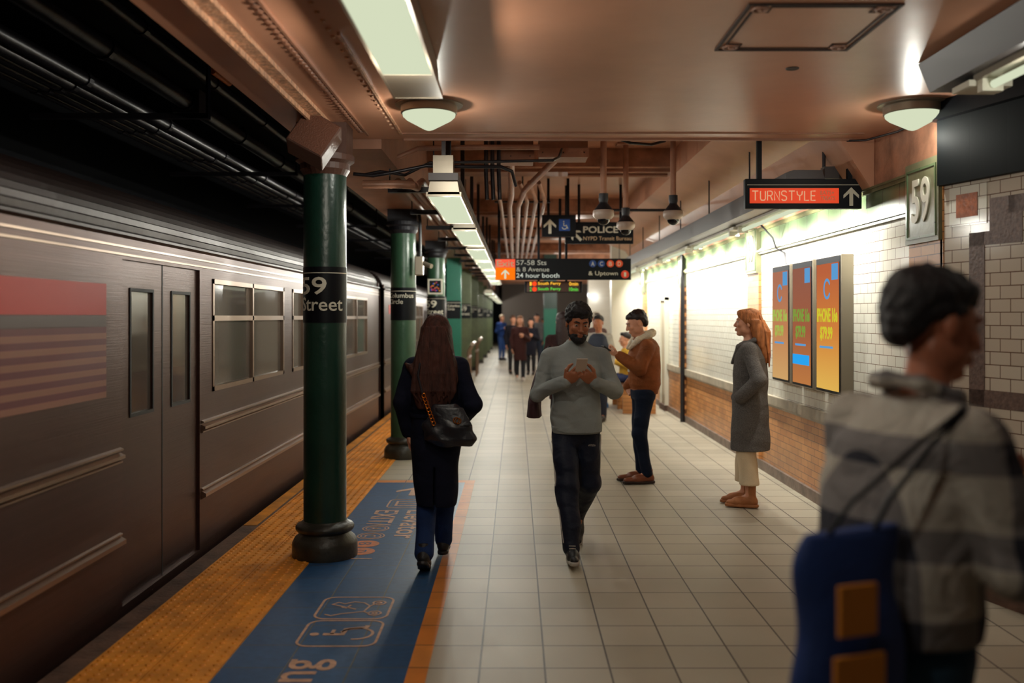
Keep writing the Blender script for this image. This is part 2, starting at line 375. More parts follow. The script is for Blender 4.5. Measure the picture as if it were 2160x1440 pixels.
o = MB().lathe([(.036, 0), (.034, -.004), (.02, -.002)], (1.47, 5.04, 2.97), 20).build('drain_hole', M['rubber']); tag(o, 'small round dark hole in the near ceiling beyond the hatch', 'hole')

# ------------------------------------------------------------------ blue marking, tactile strip, orange border
tp = MB().box(-2.02, -1.705, 0, 40, 0, .006).box(-1.699, -1.385, 0, 40, 0, .006)
for j in range(10):
    for i in range(380):
        y = 2.6+i*.0605
        r = .0165
        x = -1.99+j*.0638
        n = 8 if y < 12 else 5
        vs = [(x+r*math.cos(2*PI*k/n), y+r*math.sin(2*PI*k/n), .006) for k in range(n)]+[(x+r*.65*math.cos(2*PI*k/n), y+r*.65*math.sin(2*PI*k/n), .0125) for k in range(n)]
        tp.add(vs, [(k, (k+1) % n, (k+1) % n+n, k+n) for k in range(n)]+[tuple(range(n, 2*n))])
tag(tp.build('tactile_strip', M['tact']), 'orange-yellow tactile warning strip with raised dots along the platform edge', 'tactile paving')
bl = empty('floor_marking', (0, 0, 0), label='blue boarding area painted on the floor with tan symbols and words', cat='floor marking')
box('blue_field', -1.38, -.505, 2.4, 9.43, 0, .003, M['blue'], bl)
box('orange_border', -.505, -.41, 2.4, 9.43, 0, .003, M['orange'], bl)
box('orange_end_line', -1.38, -.41, 9.43, 9.56, 0, .003, M['orange'], bl)
FA = frame((0, 0, .003), (0, 1, 0), (-1, 0, 0))     # reads away from the camera, letter tops to the left
FB = frame((0, 0, .003), (0, -1, 0), (1, 0, 0))     # reads towards the camera
text('word_boarding', 'Boarding', (3.42, .85, 1.14, .30), FA, M['tan'], bl, .0015, .012)
mb = MB()
def rrect(mb, u0, v0, u1, v1, r, wd, F):
    pts = []
    for cx, cy, a0 in ((u1-r, v1-r, 0), (u0+r, v1-r, PI/2), (u0+r, v0+r, PI), (u1-r, v0+r, 1.5*PI)):
        pts += [(cx+r*math.cos(a0+PI/2*i/6), cy+r*math.sin(a0+PI/2*i/6)) for i in range(7)]
    pts.append(pts[0]); strokem(mb, pts, wd, F, .0015)
rrect(mb, 4.74, .71, 5.14, 1.11, .07, .014, FA)
ringm(mb, 4.93, .83, .085, .016, FA, .0015, -PI*1.05, PI*.42)
strokem(mb, [(4.92, 1.0), (4.92, .9), (5.0, .895), (5.03, .79), (5.06, .79)], .035, FA, .0015)
strokem(mb, [(4.92, .955), (4.99, .955)], .02, FA, .0015)
mb.build('wheelchair_symbol', M['tan'], bl)
disc('wheelchair_symbol_head', 4.92, 1.045, .024, FA, M['tan'], bl, .0015)
mb = MB(); rrect(mb, 5.17, .71, 5.57, 1.11, .07, .014, FA)
for u in (5.27, 5.46): ringm(mb, u, .785, .035, .012, FA, .0015); ringm(mb, u, .785, .012, .012, FA, .0015)
strokem(mb, [(5.25, 1.06), (5.225, 1.02), (5.26, .97), (5.3, .85), (5.4, .83), (5.46, .87), (5.48, .93), (5.44, .98), (5.47, 1.02), (5.43, 1.05), (5.4, 1.0), (5.34, .9)], .013, FA, .0015)
strokem(mb, [(5.3, .85), (5.27, .82)], .012, FA, .0015); strokem(mb, [(5.4, .83), (5.46, .79)], .012, FA, .0015)
strokem(mb, [(5.42, .94), (5.36, .96), (5.38, .99)], .012, FA, .0015)
mb.build('stroller_symbol', M['tan'], bl)
text('word_elevator', 'Elevator', (-8.07, -.92, 1.02, .19), FB, M['tan'], bl, .0015, .012)
text('word_exit', 'EXIT/', (-8.07, -1.19, .58, .2), FB, M['tan'], bl, .0015, .012)
for y, ch in ((7.38, 'A'), (7.13, 'C')):
    mb = MB(); ringm(mb, -y, -1.09, .1, .012, FB, .0015, asp=1.0); ringm(mb, -y, -1.09, .075, .01, FB, .0015); mb.build('route_ring', M['tan'], bl)
    text('route_letter', ch, (-y-.035, -1.14, .07, .09), FB, M['tan'], bl, .0015, .01)
for y, ch in ((6.88, 'B'), (6.66, 'D')):
    disc('route_disc', -y, -1.09, .1, FB, M['tano'], bl, .0015)
    text('route_letter', ch, (-y-.035, -1.14, .07, .09), frame((0, 0, .0045), (0, -1, 0), (1, 0, 0)), M['blue'], bl, .001, .0)
mb = MB(); rrect(mb, -8.55, -1.12, -8.18, -.78, .06, .014, FB); strokem(mb, [(-8.46, -1.05), (-8.46, -.85), (-8.27, -.85), (-8.27, -1.05), (-8.46, -1.05)], .03, FB, .0015); strokem(mb, [(-8.365, -1.05), (-8.365, -.85)], .016, FB, .0015)
strokem(mb, [(-6.46, -1.2), (-6.46, -.98)], .014, FB, .0015)
mb.build('elevator_symbol', M['tan'], bl)
arrow('arrow_symbol', -8.95, -.95, .42, FB, M['tan'], bl, -PI/2*-1)

# ------------------------------------------------------------------ subway cars
def car(y0, y1, feats, label, flag=False):
    e = empty('subway_car', (0, 0, 0), label=label, cat='subway train')
    X = -2.24; z0, zw0, zw1, zt = .02, 1.1, 1.93, 2.1
    # side built as panels around the openings
    openings = sorted(feats, key=lambda f: f[1])
    mb = MB(); y = y0
    t = .06
    for kind, a, b2 in openings:
        mb.box(X-t, X, y, a, -.9, zt)
        if kind == 'window': mb.box(X-t, X, a, b2, -.9, zw0); mb.box(X-t, X, a, b2, zw1, zt)
        else: mb.box(X-t, X, a, b2, -.9, .0); mb.box(X-t, X, a, b2, 1.98, zt)
        y = b2
    mb.box(X-t, X, y, y1, -.9, zt)
    mb.box(X-2.7, X, y0, y0+.05, -.9, zt+.1); mb.box(X-2.7, X, y1-.05, y1, -.9, zt+.1)
    mb.build('body_side', M['steel'], e)
    # rub rails between doors
    mb = MB(); y = y0
    segs = []
    for kind, a, b2 in openings:
        if kind == 'door': segs.append((y, a)); y = b2
    segs.append((y, y1))
    for a, b2 in segs:
        for z, hh, dd in ((.38, .03, .035), (.86, .022, .03), (.90, .012, .02), (.83, .010, .015), (.42, .01, .015)):
            mb.prism([(X, z-hh), (X+dd, z-hh*.4), (X+dd, z+hh*.4), (X, z+hh)], a+.03, b2-.03)
    mb.build('rub_rail', M['steel2'], e)
    # roof: curved with corrugations
    pr = [(X, 2.1), (X+.02, 2.115), (X+.02, 2.13), (X, 2.14)]
    for k in range(13):
        a = PI/2*k/12; pr.append((X-.03-.5*(1-math.cos(a)), 2.15+.33*math.sin(a)))
    cor = []
    for (p, q2) in zip(pr[4:-1], pr[5:]): cor += [p, ((p[0]+q2[0])/2+.008, (p[1]+q2[1])/2+.012)]
    cor.append(pr[-1])
    pr = pr[:4]+cor+[(X-2.7, 2.5), (X-2.7, 2.1)]
    MB().prism(pr, y0, y1).build('roof', M['roofm'], e)
    mb = MB()
    for z in (2.0, 2.045): mb.box(X, X+.008, y0, y1, z, z+.012)
    mb.build('letter_board', M['steel2'], e)
    for kind, a, b2 in openings:
        if kind == 'window':
            f = MB()
            for (u0, u1, v0, v1) in ((a, b2, zw0, zw0+.035), (a, b2, zw1-.035, zw1), (a, a+.035, zw0, zw1), (b2-.035, b2, zw0, zw1), (a, b2, 1.62, 1.66), ((a+b2)/2-.02, (a+b2)/2+.02, zw0, zw1)): f.box(X-.05, X+.006, u0, u1, v0, v1)
            wf = f.build('window', M['steel2'], e)
            MB().box(X-.032, X-.022, a+.03, b2-.03, zw0+.03, zw1-.03).build('pane', M['glass'], wf)
        else:
            mid = (a+b2)/2
            for u0, u1 in ((a, mid-.008), (mid+.008, b2)):
                f = MB(); wd = u1-u0
                wy0, wy1, wz0, wz1 = u0+wd*.25, u1-wd*.25, 1.08, 1.8
                f.box(X-.05, X-.02, u0, u1, .0, wz0).box(X-.05, X-.02, u0, u1, wz1, 1.98).box(X-.05, X-.02, u0, wy0, wz0, wz1).box(X-.05, X-.02, wy1, u1, wz0, wz1)
                d = f.build('door', M['tdoor'], e)
                MB().box(X-.045, X-.03, wy0, wy1, wz0, wz1).build('pane', M['glass'], d)
                g2 = MB()
                for q in ((wy0-.02, wy1+.02, wz0-.02, wz0), (wy0-.02, wy1+.02, wz1, wz1+.02), (wy0-.02, wy0, wz0, wz1), (wy1, wy1+.02, wz0, wz1)): g2.box(X-.022, X-.014, *q)
                g2.build('gasket', M['rubber'], d)
            MB().box(X-.05, X-.018, mid-.008, mid+.008, 0, 1.98).build('door_seal', M['rubber'], e)
    # interior
    mb = MB().box(X-2.6, X-.07, y0+.06, y1-.06, -.05, .02).box(X-2.65, X-2.6, y0+.06, y1-.06, -.05, 2.1).box(X-2.6, X-.07, y0+.06, y1-.06, 2.07, 2.09)
    mb.build('interior', M['intw'], e)
    MB().box(X-2.6, X-2.15, y0+.6, y1-.6, .02, .47).box(X-2.6, X-2.5, y0+.6, y1-.6, .47, .95).build('bench_seat', M['seatm'], e)
    MB().box(X-1.9, X-1.75, y0+.4, y1-.4, 2.04, 2.068).box(X-.6, X-.45, y0+.4, y1-.4, 2.04, 2.068).build('ceiling_lamp', emit('car_lamp', (226, 232, 200), .8), e)
    mb = MB()
    for yy in np.arange(y0+2, y1-1, 2.1): mb.tube([(X-1.2, yy, .02), (X-1.2, yy, 2.07)], .016, 8)
    mb.build('grab_pole', M['steel2'], e, True)
    MB().box(X-2.6, X-.1, y0+1, y1-1, -1.0, -.3).build('undercarriage', M['rubber'], e)
    return e, X
f1 = [('door', .2, 1.5), ('window', 1.9, 3.6), ('door', 5.4, 6.72), ('window', 7.0, 9.15), ('window', 9.5, 10.5), ('door', 10.75, 12.05), ('window', 12.4, 14.3)]
c1, X = car(-.4, 15.5, f1, 'brushed steel subway car with striped flag decal, nearest alongside the platform')
f2 = [('door', 17.0, 18.3), ('window', 18.8, 20.6), ('window', 21, 22.8), ('door', 23.2, 24.5), ('window', 25, 27), ('door', 28.5, 29.8)]
car(16.1, 31.5, f2, 'second steel subway car, farther along the platform behind the columns')
fr = mat('decal_red', (186, 44, 34), .5); ft = mat('decal_tan', (140, 90, 70), .5); fg = mat('decal_grey', (92, 80, 78), .5, .2)
rr = mat('decal_dark_red', (96, 30, 36), .5)
mb = MB().box(X, X+.003, 4.0, 5.18, 1.66, 1.83); mb.build('flag_top_block', fr, c1)
box('flag_grey_band', X, X+.003, 4.0, 5.18, 1.60, 1.655, fg, c1)
mb = MB(); mb2 = MB()
for k in range(12):
    (mb if k % 2 == 0 else mb2).box(X, X+.003, 4.0, 5.18, 1.595-.032*(k+1), 1.595-.032*k)
mb.build('flag_stripe', rr, c1); mb2.build('flag_stripe', ft, c1)
box('route_sign', X, X+.006, 16.7, 16.95, 1.7, 1.86, fr, [o for o in bpy.data.objects if o.name.startswith('subway_car')][-1])

# ------------------------------------------------------------------ columns
def column(i, y, kind, word, label, m, group='columns along the platform edge'):
    x = -1.32
    e = empty('support_column', (x, y, 0), label=label, cat='column', group=group)
    top = 2.97 if y < 7 else 2.9
    if kind == 'round':
        R = .146
        MB().lathe([(R, .2), (R, 2.66)], (0, 0, 0), 40, False).build('shaft', m, e, True)
        MB().lathe([(.222, 0), (.224, .02), (.222, .1), (.205, .135), (.18, .155), (.172, .17), (.19, .18), (.2, .195), (.2, .21), (.19, .225), (.165, .235), (.15, .25)], (0, 0, 0), 40).build('base', M['base'], e, True)
        MB().lathe([(R, 2.62), (.17, 2.66), (.17, 2.7), (.2, 2.72), (.2, 2.76)], (0, 0, 0), 32).box(-.17, .17, -.13, .13, 2.76, top).build('capital', M.setdefault('cap', mat('capital_brown', (84, 56, 46), .5, 0, .3, 20)) if i == 0 else M['dark'], e)
        s = MB().lathe([(R+.003, 1.61), (R+.003, 1.99)], (0, 0, 0), 40, False).build('name_plate', M['black'], e, True)
        MB().lathe([(R+.005, 1.945), (R+.005, 1.951)], (0, 0, 0), 40, False).build('white_line', M['white'], s)
        Rr = R+.004
        dirx = math.atan2(-x, y)   # camera direction in plan, seen from column
        a0 = -math.radians(15)
        th = a0+math.atan2(-x, y)*1
        Fc = Matrix.Rotation(th, 4, 'Z') @ frame((0, 0, 0), (1, 0, 0), (0, 0, 1))
        if word == 59:
            text('numerals', '59', (-.165, 1.80, .215, .12), Fc, M['white'], s, .002, .012, bend=Rr)
            text('word_street', 'Street', (-.165, 1.69, .335, .092), Fc, M['white'], s, .002, .008, bend=Rr)
        else:
            text('word_columbus', 'Columbus', (-.165, 1.87, .335, .055), Fc, M['white'], s, .002, .008, bend=Rr)
            text('word_circle', 'Circle', (-.165, 1.80, .2, .055), Fc, M['white'], s, .002, .008, bend=Rr)
    else:
        hw = .15
        MB().box(-hw, hw, -.15, -.13, 0, top).box(-hw, hw, .13, .15, 0, top).box(-.012, .012, -.13, .13, 0, top).box(-hw, -hw+.012, -.13, .13, 0, top).build('shaft', m, e)
        MB().box(-hw-.015, hw+.015, -.165, .165, 0, .12).build('base', M['base'], e)
        s = box('name_plate', -hw, hw, -.158, -.15, 1.61, 1.99, M['black'], e)
        Fc = frame((0, -.158, 0), (1, 0, 0), (0, 0, 1))
        rect('white_line', -hw, 1.945, 2*hw, .008, Fc, M['white'], s)
        if word == 59:
            text('numerals', '59', (-.13, 1.80, .17, .12), Fc, M['white'], s, .002, .01); text('word_street', 'Street', (-.13, 1.69, .25, .08), Fc, M['white'], s, .002, .008)
        else:
            text('word_columbus', 'Columbus', (-.13, 1.86, .26, .05), Fc, M['white'], s, .002, .01); text('word_circle', 'Circle', (-.13, 1.79, .15, .05), Fc, M['white'], s, .002, .01)
    return e
CL = ['large round green column with rusty base and 59 Street plate, nearest', 'round green column with Columbus Circle plate, second along the platform edge', 'round green column with small colourful poster above its 59 Street plate', 'bright teal square column with Columbus Circle plate', 'dark olive square column with 59 Street plate beyond the teal one',
      'olive square column, sixth from the camera along the platform edge', 'dull green square column beside the first leaning rail', 'green square column, eighth along the platform edge', 'green square column behind the second leaning rail', 'farthest square column of the platform edge row']
for i in range(10):
    column(i, 6.56+4.57*i, 'round' if i < 3 else 'H', 59 if i % 2 == 0 else 'C', CL[i], M['green'] if i < 1 else M['green2'] if i < 3 else M['teal'] if i == 3 else M['greeno'])
c3 = [o for o in bpy.data.objects if o.get('label') == CL[2]][0]
ps = box('poster', -.12, .12, -.17, -.148, 2.02, 2.27, M['white'], c3)
Fc = frame((0, -.17, 0), (1, 0, 0), (0, 0, 1)); rect('poster_field', -.095, 2.045, .19, .2, Fc, M['black'], ps)
pc = [mat('poster_'+n, c, .5) for n, c in (('pink', (220, 60, 110)), ('blue', (50, 90, 210)), ('yellow', (236, 170, 40)), ('orange', (230, 90, 40)))]
for k in range(22):
    rect('poster_chip', -.085+random.random()*.15, 2.06+random.random()*.15, .02, .02, frame((0, -.172, 0), (1, 0, 0), (0, 0, 1)), pc[k % 4], ps, .001)
# mid platform column, leaning rails
e = empty('support_column', (1.05, 29, 0), label='dark teal column standing in the middle of the platform behind the walking man', cat='column')
MB().box(-.2, .2, -.18, -.15, 0, 3.55).box(-.2, .2, .15, .18, 0, 3.55).box(-.02, .02, -.15, .15, 0, 3.55).build('shaft', M['green'], e)
box('base', -.23, .23, -.21, .21, 0, .15, M['base'], e); box('painted_panel', -.2, .2, -.186, -.18, .6, 1.9, M['teal'], e)
for y, lb in ((22.4, 'steel leaning rail between the teal and olive columns'), (27.0, 'steel leaning rail farther along beside the olive columns')):
    e = empty('leaning_rail', (-1.1, y, 0), label=lb, cat='rail', group='leaning rails by the columns')
    for dy in (-.5, .5): MB().tube([(0, dy, 0), (0, dy, .85), (.1, dy, 1.02)], .028, 8).build('post', M['steel2'], e, True)
    MB().tube([(.1, -.7, 1.02), (.1, .7, 1.02)], .045, 10).build('bar', M['steel2'], e, True)
    MB().tube([(0, -.7, .7), (0, .7, .7)], .03, 8).build('lower_bar', M['steel2'], e, True)

# ------------------------------------------------------------------ ceiling lamps
def tube_fixture(x0, x1, y0, y1, zb, zt, label, group, endcap=0):
    e = empty('fluorescent_fixture', ((x0+x1)/2, y0, zb), label=label, cat='ceiling light', group=group)
    w2 = (x1-x0)/2; L = y1-y0
    MB().prism([(-w2, .012), (w2, .012), (w2*.86, zt-zb), (-w2*.86, zt-zb)], 0, L).box(-w2-.012, -w2, 0, L, -.004, .03).box(w2, w2+.012, 0, L, -.004, .03).box(-w2, w2, 0, .012, -.004, .03).box(-w2, w2, L-.012, L, -.004, .03).build('housing', M['fix'], e)
    box('diffuser', -w2, w2, .013 if not endcap else .013, L-.013-endcap, 0, .011, M['diff'], e)
    if endcap: box('end_cover', -w2, w2, L-.013-endcap, L-.012, -.002, .011, M['fix'], e)
    return e
tube_fixture(-.62, -.39, .5, 4.9, 2.78, 2.967, 'long glowing ceiling light nearest the camera, top left of centre', 'ceiling lights', .46)
LB = ['glowing ceiling light with a bright end box, first of the hanging row', 'second light of the hanging row leading away', 'third light of the hanging row', 'fourth light of the hanging row', 'fifth light of the hanging row', 'sixth light of the hanging row', 'last light of the hanging row above the exit sign']
for k in range(7):
    y = 7.1+2.85*k
    e = tube_fixture(-.66, -.42, y, y+2.1+(.3 if k > 1 else 0), 2.555, 2.665, LB[k], 'hanging ceiling lights')
o = MB().box(-.65, -.43, 7.05, 27, 2.667, 2.72).build('light_channel', M['fixd'])
for k in range(10): box('hanger', -.56, -.52, 7.6+2*k, 7.64+2*k, 2.72, 3.55, M['dark'], o)
o =o; tag(o, 'dark steel channel above the hanging row of ceiling lights', 'channel')
o = box('junction_box', -.62, -.47, 7.1, 7.25, 2.72, 2.86, M['fix']); tag(o, 'grey box on top of the first hanging light', 'junction box')
o = box('conduit_riser', -.56, -.53, 7.15, 7.19, 2.86, 3.56, M['fixd']); tag(o, 'square drop rod from ceiling to the box on the first hanging light', 'rod')
FL = ['far ceiling light, first of the distant row', 'far ceiling light, second of the distant row', 'far ceiling light, third of the distant row', 'far ceiling light, fourth of the distant row', 'far ceiling light, last of the distant row']
for k in range(5):
    e = tube_fixture(-1.0, -.75, 30+5*k, 32.5+5*k, 2.4, 2.5, FL[k], 'distant ceiling lights')
    box('hanger', -.02, .02, 1.2, 1.24, .1, 1.15, M['dark'], e)
for x, lb in ((-.54, 'round ceiling lamp with cone glass beside the near fluorescent light'), (2.47, 'round ceiling lamp with cone glass near the 59 wall plate')):
    e = empty('dome_lamp', (x, 5.9, 2.97), label=lb, cat='ceiling lamp', group='cone glass ceiling lamps')
    MB().lathe([(.21, 0), (.21, -.008), (.175, -.012), (.175, -.055), (.17, -.06), (.1, -.06)], (0, 0, 0), 40).build('ring', M['fix'], e, True)
    MB().lathe([(.165, -.06), (.162, -.075), (.14, -.095), (.03, -.155), (.008, -.162)], (0, 0, 0), 40).build('glass', M['diff'], e, True)
# right hand wall lights
def wall_light(y0, L, x, z, label, chz):
    e = empty('tube_light', (x, y0, z), label=label, cat='wall light', group='tube lights along the right wall')
    MB().box(-.06, .06, 0, L, .03, chz).build('housing', M['fix'], e)
    MB().tube([(0, .08, 0), (0, L-.08, 0)], .019, 12).build('tube', M['diff'], e, True)
    for yy in (.02, L-.07): box('socket', -.05, .05, yy, yy+.05, -.03, .03, M['white'], e)
    box('end_plate', -.09, .12, L-.02, L+.16, .005, .035, M['white'], e)
WL = ['near tube light above the camera at the right edge', 'tube light right above the ad screens behind the hanging sign', 'second tube light along the white wall', 'third tube light along the white wall', 'fourth tube light along the white wall', 'fifth tube light near the far end of the white wall', 'last tube light of the white wall']
wall_light(2.2, 2.4, 2.28, 2.76, WL[0], .06)
for k in range(5): wall_light(7.35+2.6*k, 2.3, 2.3, 2.53, WL[k+1], .05)
o = MB().prism([(2.1, 2.967), (2.16, 2.82), (2.36, 2.82), (2.42, 2.967)], 1.0, 4.95).build('light_trough', M['fixd']); tag(o, 'dark grey trough under the near ceiling at the upper right corner', 'trough')
e = empty('light_trough', (0, 0, 0), label='long dark trough running above the lights of the white wall', cat='trough')
MB().prism([(2.08, 2.585), (2.08, 2.76), (2.14, 2.78), (2.36, 2.78), (2.42, 2.58), (2.3, 2.58)], 7.3, 20.2).build('channel', M['fixd'], e)
for k in range(7): MB().tube([(2.12, 8.6+1.8*k, 2.76), (2.12, 8.6+1.8*k, 3.145)], .008, 6).build('hanger', M['dark'], e)

# ------------------------------------------------------------------ hanging signs
def sign(x0, x1, z0, z1, y, rods, top, label, name='hanging_sign'):
    e = empty(name, (x0, y, z0), label=label, cat='sign')
    W, H = x1-x0, z1-z0
    box('panel', 0, W, 0, .06, 0, H, M['black'], e, .004)
    for r in rods: box('hanger_rod', r-.018, r+.018, .015, .05, H, top-z0, M['black'], e)
    return e, frame((0, -.001, 0), (1, 0, 0), (0, 0, 1)), W, H
px = lambda X_, D: (X_-1088)/2000*D
pz = lambda Y_, D: 1.65-(Y_-668)/2000*D
D = 7.2
K = .88/1.19
e, F, W, H = sign(px(1572, D), px(1818, D), pz(440, D), pz(377, D), D, (.112, .8), 3.55, 'black hanging sign with red TURNSTYLE panel and white arrow')
FK = frame((0, -.001, 0), (K, 0, 0), (0, 0, K)); W /= K; H /= K; FK[1][3] = -.001
for i in range(3): FK[i][2] = (0, -1, 0)[i]
FK2 = FK.copy(); FK2[1][3] = -.0045
rect('white_line', .02, H-.065, W-.03, .005, FK, M['white'], e)
rp = rect('red_panel', .045, .055, .915, .155, FK, M['red'], e, .003)
F2 = frame((0, -.0045, 0), (1, 0, 0), (0, 0, 1))
# single-stroke lettering
mb = MB(); LS = {'T': [[(0, 1), (.62, 1)], [(.31, 1), (.31, 0)]], 'U': [[(0, 1), (0, .2), (.07, .04), (.25, 0), (.43, .04), (.5, .2), (.5, 1)]], 'R': [[(0, 0), (0, 1), (.33, 1), (.48, .9), (.48, .62), (.33, .5), (0, .5)], [(.3, .5), (.5, 0)]],
 'N': [[(0, 0), (0, 1), (.5, 0), (.5, 1)]], 'S': [[(.5, .85), (.38, 1), (.12, 1), (0, .88), (0, .65), (.12, .54), (.38, .46), (.5, .35), (.5, .12), (.38, 0), (.12, 0), (0, .15)]], 'Y': [[(0, 1), (.05, .62), (.28, .48), (.5, .62), (.55, 1)], [(.28, .48), (.28, 0)]], 'L': [[(0, 1), (0, 0), (.45, 0)]], 'E': [[(.45, 1), (0, 1), (0, 0), (.45, 0)], [(0, .5), (.4, .5)]]}
u = .07
for ch in 'TURNSTYLE':
    for st in LS[ch]: strokem(mb, [(u+p[0]*.1, .085+p[1]*.095) for p in st], .0105, FK2)
    u += (max(p[0] for st in LS[ch] for p in st)*.1+.0225)
mb.build('word_turnstyle', M['cream_lit'], rp)
text('word_eats', 'EATS+', (.77, .142, .14, .042), FK2, M['cream'], rp, .002, .0); text('word_treats', 'TREATS', (.77, .085, .15, .042), FK2, M['cream'], rp, .002, .0)
arrow('arrow', W-.11, .125, .19, FK, M['white'], e)
o = box('junction_box', px(1737, 7.45), px(1783, 7.45), 7.42, 7.52, pz(378, 7.45), pz(352, 7.45), M['fixd']); tag(o, 'grey box above the TURNSTYLE sign between its rods', 'junction box')
for k, q in enumerate((1737, 1760, 1775)):
    o = MB().tube([(px(q, 7.45)+.01, 7.47, pz(352, 7.45)), (px(q, 7.45)+.01, 7.47, 3.55)], .014, 8).build('conduit', M['pipeD'], None, True); tag(o, ['left', 'middle', 'right'][k]+' of the three dark conduits rising from the grey box above the TURNSTYLE sign', 'conduit', 'conduits above the grey box')
D = 13.2
e, F, W, H = sign(px(1045, D), px(1331, D), pz(590, D), pz(545, D), D, (.05, .9), 3.3, 'wide black overhead Exit sign listing streets and train letters')
ep = rect('exit_panel_red', 0, .17, .275, H-.18, F, M['red'], e)
e2 = rect('exit_panel_glow', 0, .0, .275, .17, F, emit('lit_orange', (240, 112, 14), 1), e)
text('word_exit', 'Exit', (.02, .185, .24, .085), F2, M['cream'], e, .002, .01); arrow('arrow', .137, .08, .13, F2, M['diff'], e)
wt = emit('lit_white', (190, 186, 166), .55)
text('words_line', '57-58 Sts', (.29, .205, .42, .068), F, wt, e, .002, .006); text('words_line', '& 8 Avenue', (.29, .115, .46, .062), F, wt, e, .002, .006); text('words_line', '24 hour booth', (.29, .03, .6, .062), F, emit('lit_white_2', (200, 204, 190), .8), e, .002, .006)
for u, ch, c in ((1.355, 'A', (22, 62, 130)), (1.475, 'C', (22, 62, 130)), (1.6, 'B', (222, 78, 30)), (1.725, 'D', (222, 78, 30))):
    d = disc('route_disc', u, .225, .05, F, mat('route_'+ch, c, .5), e); text('route_letter', ch, (u-.022, .195, .044, .058), F2, M['white'], d, .002, .01)
text('words_line', '& Uptown', (1.295, .045, .41, .075), F, M['white'], e, .002, .006)
d = disc('route_disc', 1.805, .075, .055, F, mat('route_one', (222, 60, 30), .5), e); text('route_letter', '1', (1.79, .045, .03, .06), F2, M['white'], d, .002, .01)
D = 13.7
e, F, W, H = sign(px(1107, D), px(1228, D), pz(617, D), pz(593, D), D, (.2, .6), 3.55, 'small train arrival display under the Exit sign', 'arrival_display')
rect('screen', .03, .012, W-.06, H-.024, F, mat('display_face', (70, 40, 30), .4), e)
am = emit('led_amber', (255, 190, 60), 1); gr_ = emit('led_green', (96, 200, 70), 1); rd = emit('led_red', (240, 70, 30), 1)
for row, m_ in ((1, am), (0, gr_)):
    v = .022+row*.078
    text('led_text', '12'[1-row], (.07, v, .03, .055), F2, m_, e, .002, .01); disc('led_dot', .14, v+.028, .034, F2, rd, e)
    text('led_text', 'South Ferry', (.19, v, .33, .055), F2, m_, e, .002, .015); text('led_text', ('0min', '10min')[1-row], (.64, v, .13, .055), F2, m_, e, .002, .015)
D = 13.0
e, F, W, H = sign(px(1143, D), px(1215, D), pz(499, D), pz(453, D), D, (.09, .36), 3.55, 'small black sign with white up arrow and blue wheelchair square')
arrow('arrow', .11, .14, .2, F, M['white'], e); bp = rect('blue_square', .235, .08, .15, .16, F, mat('sign_blue', (20, 70, 150), .5), e)
mb = MB(); ringm(mb, .31, .135, .032, .01, F2, .002, -PI*.95, PI*.3); strokem(mb, [(.3, .19), (.3, .15), (.34, .148), (.355, .11)], .012, F2); mb.build('wheelchair_symbol', M['white'], bp); disc('wheelchair_head', .3, .208, .009, F2, M['white'], bp)
D = 13.6
e, F, W, H = sign(px(1192, D), px(1336, D), pz(514, D), pz(468, D), D, (.2, .8), 3.55, 'black POLICE sign with arrow behind the arrow and wheelchair sign')
arrow('arrow', .16, .12, .2, F, M['white'], e, PI/4); text('word_police', 'POLICE', (.26, .155, .5, .095), F, M['white'], e, .002, .02); text('words_line', 'NYPD Transit Bureau', (.26, .05, .69, .055), F, M['cream'], e, .002, .0)
# dome cameras
for i, (q, D, y1_, y0_, lb) in enumerate(((1273, 9.0, 475, 300, 'leftmost white dome security camera hanging from the ceiling'), (1320, 10.4, 496, 372, 'middle and lower dome security camera in front of the POLICE sign'), (1420, 9.5, 475, 297, 'rightmost dome security camera beside the TURNSTYLE sign'))):
    x = px(q, D); zb = pz(y1_, D)
    e = empty('security_camera', (x, D, zb), label=lb, cat='camera', group='dome cameras under the ceiling')
    top = 3.55-zb
    MB().tube([(0, 0, .2), (0, 0, top)], .03, 12).build('pole', M['conduit'], e, True); box('mounting_plate', -.1, .1, -.1, .1, top-.02, top, M['conduit'], e)
    MB().lathe([(.045, .3), (.045, .24), (.04, .225), (.04, .21), (.095, .14)], (0, 0, 0), 24).build('collar', M['dark'], e, True)
    MB().lathe([(.06, .16), (.098, .14), (.102, .12), (.1, .09), (.075, .06), (.06, .055)], (0, 0, 0), 28).build('housing', mat('camera_white', (170, 150, 136), .4), e, True)
    MB().lathe([(.06, .06), (.058, .04), (.045, .018), (.025, .005), (.005, 0)], (0, 0, 0), 24).build('dome', mat('dome_glass', (20, 20, 24), .06, .2), e, True)

